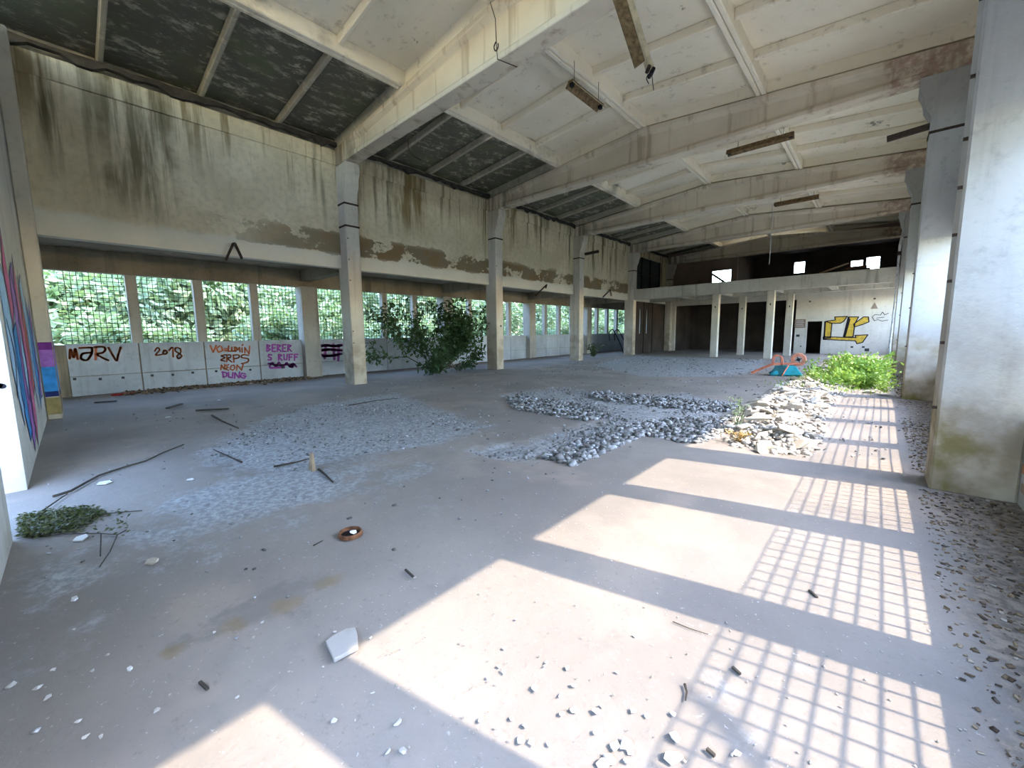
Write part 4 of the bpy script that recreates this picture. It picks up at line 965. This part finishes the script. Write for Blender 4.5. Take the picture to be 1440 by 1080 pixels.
# rusty floor ring with white lump
c = on_z(493, 752); t = thing('floor_ring', 'small rusty ring set in the concrete floor', 'ring', c)
m = MB(); m.lathe([(.07, 0), (.072, .026), (.08, .03), (.085, .022), (.09, 0)], 24, c); m.build('rim', 'rust', t)
m = MB(); m.lathe([(.0, .002), (.07, .002), (.07, .006), (0, .006)], 20, c); m.build('dark_inside', 'black', t)
def chunk_mesh(name, seed, flat=.5, n=10):
    r_ = random.Random(seed); bm = bmesh.new()
    for i in range(n + 4):
        v = Vector((r_.gauss(0, 1), r_.gauss(0, 1), r_.gauss(0, 1))).normalized(); v = Vector((v.x * r_.uniform(.75, 1), v.y * r_.uniform(.55, .9), v.z * flat * r_.uniform(.7, 1))); bm.verts.new(v * .5)
    bmesh.ops.convex_hull(bm, input=bm.verts)
    lo = min(v.co.z for v in bm.verts)
    for v in bm.verts: v.co.z -= lo
    bmesh.ops.delete(bm, geom=[v for v in bm.verts if not v.link_faces], context='VERTS')
    me = bpy.data.meshes.new(name); bm.to_mesh(me); bm.free(); return me
def variants(name, mat, n, flat): 
    out = []
    for i in range(n):
        me = chunk_mesh(name, hash((len(name), i, mat[0])) % 999 + i * 13, flat); me.materials.append(MAT[mat]); out.append(me)
    return out
CH_S = variants('concrete_chunk', 'chunk', 8, .42); CH_G = variants('concrete_chunk', 'chunk_grey', 8, .5); PLA = variants('plaster_chip', 'plaster', 8, .35); PLD = variants('plaster_chip', 'plaster_dim', 8, .35)
def put(meshes, name, loc, s, label, cat, group, tilt=.15, bury=.0, sz=1.0):
    o = bpy.data.objects.new(name, rnd.choice(meshes)); col.objects.link(o); o.location = (loc[0], loc[1], loc[2] - bury); o.scale = (s, s * rnd.uniform(.8, 1.1), s * sz)
    o.rotation_euler = (rnd.gauss(0, tilt), rnd.gauss(0, tilt), rnd.uniform(0, 6.28)); return tag(o, label, cat, group)
c = on_z(495, 751); put(PLA, 'plaster_lump', (c.x + .015, c.y, .008), .075, 'white lump of plaster lying inside the rusty floor ring', 'plaster', None, 0, 0, 1.2)
# broken flat slab half in the sun
poly = [on_z(u, v) for u, v in ((458, 907), (470, 898), (487, 889), (500, 887), (503, 899), (504, 915), (492, 921), (470, 933), (465, 921))]
m = MB(); m.prism([(p.x, p.y) for p in poly], 'z', .001, .022); tag(m.build('slab_piece', 'plaster_dim', None, None, .003, poly[0]), 'flat broken slab piece half in the sun at the left corner of a light patch', 'slab')
# plaster chips in the foreground
fg = [(441, 600, .05), (597, 685, .05), (548, 703, .035), (593, 590, .035), (543, 626, .035), (688, 697, .05), (705, 672, .03), (838, 690, .04), (893, 712, .035), (998, 705, .04), (487, 492, .03), (570, 515, .035), (770, 532, .03), (313, 535, .03), (293, 507, .03), (842, 385, .03), (363, 318, .03),
      (1000, 800, .07), (802, 830, .075), (765, 835, .055), (742, 890, .065), (710, 905, .06), (1000, 890, .09), (385, 812, .05), (424, 818, .045), (395, 750, .035), (220, 728, .035), (495, 822, .03), (808, 897, .04), (683, 777, .03), (825, 850, .04), (345, 718, .03), (1255, 860, .04), (315, 435, .03), (250, 555, .025), (480, 508, .025)]
for x, y, s in fg:
    u, v = 600 + x / 2.88, 760 + y / 2.88; c = on_z(u, v); put(PLA, 'plaster_chip', (c.x, c.y, 0), s * .95, 'small white plaster chip on the sunlit foreground floor', 'plaster', 'plaster chips on the sunlit floor', .12, .003)
for x, y, s in ((1125, 612, .045), (1343, 615, .05), (1360, 712, .05), (1310, 712, .035), (1130, 308, .03), (722, 310, .03), (180, 437, .04), (312, 440, .035), (130, 495, .05), (40, 490, .06), (160, 530, .05), (530, 575, .045), (290, 662, .04), (340, 662, .03), (265, 608, .035), (800, 530, .03), (1257, 515, .03), (885, 275, .03), (250, 300, .03), (362, 385, .03), (540, 150, .025), (1400, 125, .03)):
    u, v = x / 2.4, 760 + y / 2.4; c = on_z(u, v); put(PLD, 'plaster_chip', (c.x, c.y, 0), s * .85, 'small pale plaster chip on the shaded foreground floor', 'plaster', 'plaster chips on the shaded floor', .12, .003)
c = on_z(216, 791); put(CH_S, 'stone', (c.x, c.y, 0), .11, 'single rounded brown stone on the shaded left floor', 'stone', None, .1, .005)
c = on_z(843, 694 + 140); 
# sunlit rubble: broken slabs over a bed of crumbs
P2 = pts_in(Z4, 105, -.05)
order = np.argsort(-P2[:, 1])
for x, y in P2[order]:
    s = rnd.uniform(.22, .55) * (1.0 if y < 9 else .9); inn = sdist(Z4, np.array([x]), np.array([y]))[0]; h = max(0, min(.14, inn * .35))
    put(CH_S, 'concrete_chunk', (x, y, h * rnd.uniform(.2, 1)), s, ('flat slab-like ' if s > .4 else 'fist-sized ' if s < .3 else 'broken pale ') + 'concrete chunk ' + ('at the front edge' if y < 7 else 'in the middle' if y < 9.2 else 'at the far end') + (' left side' if x < -1.0 else ' right side') + ' of the sunlit rubble heap', 'rubble', 'sunlit rubble heap', .24, .025, rnd.uniform(.45, .8))
n = 2600; Q = pts_in(Z4, n, -.15); hh = np.clip(sdist(Z4, Q[:, 0], Q[:, 1]) * .25, 0, .1); stones('rubble_crumbs', np.column_stack([Q, hh * nrs.uniform(.2, 1, n)]), nrs.uniform(.02, .1, n), 'chips', label='small crumbs between the sunlit rubble chunks', cat='rubble')
# shaded rubble ridge in the middle
RID = [poly_px(p) for p in ([(780, 640), (840, 612), (900, 600), (905, 612), (850, 630), (795, 652)], [(890, 600), (1000, 592), (1010, 612), (950, 618), (900, 612)], [(830, 552), (900, 556), (1000, 566), (1030, 575), (960, 572), (880, 566)], [(720, 560), (800, 566), (850, 585), (800, 588), (740, 575)])]
for Rg, n_, wh_ in zip(RID, (26, 34, 34, 26), ('the near left ridge of the shaded rubble', 'the shaded ridge touching the sunlit heap', 'the far ridge of the shaded rubble', 'the left end of the shaded rubble')):
    for x, y in pts_in(Rg, n_, -.1): put(CH_G, 'concrete_chunk', (x, y, -.035), rnd.uniform(.08, .24), 'broken grey concrete chunk in ' + wh_, 'rubble', 'shaded rubble in the middle of the hall', .3, .01)
for Z, n_, s0, s1 in ((Z1, 4000, .012, .05), (Z2, 1900, .008, .035), (Z3, 7500, .015, .06), (Z5, 1600, .03, .14)):
    Q = pts_in(Z, n_, -.45); Q = Q[nrs.uniform(0, 1, n_) < np.clip((sdist(Z, Q[:, 0], Q[:, 1]) + .45) / .65, .0, 1) ** 1.5]; n_ = len(Q)
    keep = nrs.uniform(0, 1, n_) < np.clip(.35 + .9 * np.sin(Q[:, 0] * 1.9 + 2 * np.sin(Q[:, 1] * .8)) * np.sin(Q[:, 1] * 1.4 + Q[:, 0]), .12, 1); Q = Q[keep]; k = len(Q)
    stones('gravel', np.column_stack([Q, np.full(k, -.028 if Z is Z3 else -.014)]), nrs.uniform(s0, s1, k) * nrs.uniform(.6, 1, k), 'gravel', flat=.55, label='patch of crushed concrete gravel on the hall floor', cat='gravel')
for Rg in RID:
    n = 900; Q = pts_in(Rg, n, -.25); stones('gravel', np.column_stack([Q, nrs.uniform(-.02, .03, n)]), nrs.uniform(.02, .1, n), 'gravel', label='loose grey crumbs along the rubble ridge', cat='gravel')
# fine scattered bits all over
n = 2600; Q = np.column_stack([nrs.uniform(-11, .9, n), nrs.uniform(-.3, 24, n)]); Q = Q[~((Q[:, 0] > -2.2) & (Q[:, 1] < 6))]; n = len(Q); stones('floor_crumbs', np.column_stack([Q, np.zeros(n)]), nrs.uniform(.008, .03, n) * (1 + Q[:, 1] * .06), 'gravel', label='fine crumbs scattered over the whole floor', cat='crumbs')
n = 700; Q = np.column_stack([nrs.uniform(-2.0, .4, n), nrs.uniform(.6, 4.5, n)]); stones('floor_crumbs', np.column_stack([Q, np.zeros(n)]), nrs.uniform(.003, .011, n), 'chips', label='tiny pale crumbs on the sunlit foreground', cat='crumbs')
# leaf litter along the left parapet and along the right columns
n = 1500; Q = np.column_stack([-14.9 + np.abs(nrs.normal(0, .35, n)), nrs.uniform(.8, 5.6, n)]); stones('leaf_litter', np.column_stack([Q, np.full(n, .045)]), nrs.uniform(.03, .12, n), 'litter', flat=.25, tilt=.5, label='brown dead leaves and rubbish along the left parapet', cat='litter')
n = 6500; Q = np.column_stack([nrs.uniform(.36, .96, n), nrs.uniform(1.0, 24, n)]); Q = Q[~((Q[:, 1] % 6.28 > 5.3) & (Q[:, 1] % 6.28 < 5.95))]; stones('leaf_litter', np.column_stack([Q, np.zeros(len(Q))]), nrs.uniform(.006, .024, len(Q)) * (1 + Q[:, 1] * .06), 'litter', flat=.3, tilt=.4, label='dark dirt and dead leaves along the right wall', cat='litter')
# flat slabs by the bush
for u, v, s, l in ((1225, 552, .5, 'flat pale slab in front of the green bush'), (1243, 556, .4, 'orange-tinted flat slab in front of the bush'), (1158, 518, .6, 'flat broken slab with stones on it left of the bush'), (1250, 540, .35, 'light stone at the right foot of the bush')):
    c = on_z(u, v); put(CH_S, 'flat_slab', (c.x, c.y, 0), s, l, 'slab', None, .04, .01, .5)
c = on_z(1232, 500); 

# ------------------------------------------------------------------ trees outside the left windows
def crown(name, rad, n, seed, ln, mat):
    r_ = np.random.RandomState(seed); k = 26; C = r_.normal(0, 1, (k, 3)); C /= np.linalg.norm(C, axis=1, keepdims=True); C *= (r_.uniform(.25, .95, (k, 1))); C[:, 2] *= .95
    w_ = r_.randint(0, k, n); off = r_.normal(0, 1, (n, 3)); off /= np.linalg.norm(off, axis=1, keepdims=True)
    P = (C[w_] + off * r_.uniform(.2, .42, (n, 1))) * rad; D = off + r_.normal(0, .6, (n, 3)); D[:, 2] -= .2
    return leaves_mesh(name, P, D, ln, ln * .55)
cr = [crown('crown', 1.0, 3600, 1, .17, 'x'), crown('crown', 1.0, 3600, 2, .15, 'x'), crown('crown', 1.0, 3600, 3, .19, 'x')]
for i, me in enumerate(cr): me.materials.append(MAT[('leaf_out', 'leaf_out2', 'leaf_out')[i]])
def tree(x, y, h, r_, k, lab, name='tree'):
    t = thing(name, lab, 'tree', (x, y, -.15), 'trees outside the left windows'); m = MB(); m.tube([(x, y, -.15), (x + .1, y, h * .3), (x, y + .1, h * .62)], .12 + .02 * h, 7, .06); m.build('trunk', 'bark', t)
    o = bpy.data.objects.new('crown', cr[k % 3]); col.objects.link(o); o.parent = t; o.location = (0, 0, h * .6 if name == 'tree' else h * .5); o.scale = (r_, r_, h * .45); o.rotation_euler = (0, 0, rnd.uniform(0, 6)); o['kind'] = 'stuff'
    return t
spots = [('first left window, painted NARV', 0.4), ('window above the year 2018', 2.3), ('window above VO-LUMIN', 4.6), ('window left of the first column', 7.2), ('windows just right of the first column', 10.2), ('sapling, behind the second bay', 13.4), ('second column', 17.2), ('third bay of left windows', 21.5), ('third column', 26.5), ('far left windows', 32.5), ('last left windows', 39.5)]
for i, (l, y) in enumerate(spots):
    tree(-22.2 - (i % 3) * 1.1, y * 1.38 - 1.5 + (i % 2) * .6, 4.6 + (i * 7 % 3) * .7, 2.5, i, 'green tree outside behind the ' + l)
for i in range(11):
    y = -2.5 + i * 4.3; tree(-18.6 - (i % 2) * .5, y, 2.5 + (i % 3) * .25, 1.75, i + 1, 'lower green shrub outside behind the ' + ['near corner window', 'NARV window', 'VO-LUMIN window', 'first left column', 'sapling top', 'sapling right side', 'second left column', 'windows past the second column', 'third left column', 'far aisle windows', 'farthest aisle window'][i], 'shrub')
for i, (x, y) in enumerate(((-28, -3), (-29, 6), (-28, 16), (-29.5, 27), (-28.5, 38), (-29, 49))):
    tree(x, y, 6.2 + (i % 3) * .6, 3.9, i, 'tall tree farthest out behind the ' + ['first left window', 'first bay of left windows', 'sapling', 'third bay of windows', 'fourth bay of windows', 'farthest window slits'][i])

# unseen leaf screen added outside right to block sky light, below the sun's path
n = 9000; P = np.column_stack([nrs.normal(6.3, .5, n), nrs.uniform(-7, 36, n), nrs.uniform(0, 1, n) ** .8 * 2.6]); D = nrs.normal(0, 1, (n, 3))
o = link('light_blocker', leaves_mesh('light_blocker', P, D, .42, .24), 'leaf_blocker', None, 'stuff'); o['label'] = 'unseen leaf screen added along the right windows to cut low sky light'; o['category'] = 'light_blocker'
n = 9000; P = np.column_stack([nrs.normal(6.3, .5, n), nrs.uniform(-18, 2.6, n), nrs.uniform(0, 1, n) ** .7 * 5.6]); D = nrs.normal(0, 1, (n, 3))  # taller added screen, dims sky light on the nearest right column
o = link('light_blocker', leaves_mesh('light_blocker', P, D, .42, .24), 'leaf_blocker', None, 'stuff'); o['label'] = 'taller stretch of added leaf screen outside the nearest right windows, cutting sky light'; o['category'] = 'light_blocker'
n = 7000; P = np.column_stack([nrs.uniform(-22, 3, n), nrs.normal(-6.5, .5, n), nrs.uniform(0, 1, n) ** .8 * 3.2]); D = nrs.normal(0, 1, (n, 3))  # added screen, cuts outdoor light on the near door jamb
o = link('light_blocker', leaves_mesh('light_blocker', P, D, .42, .24), 'leaf_blocker', None, 'stuff'); o['label'] = 'unseen leaf screen added outside the near doorway to dim it'; o['category'] = 'light_blocker'
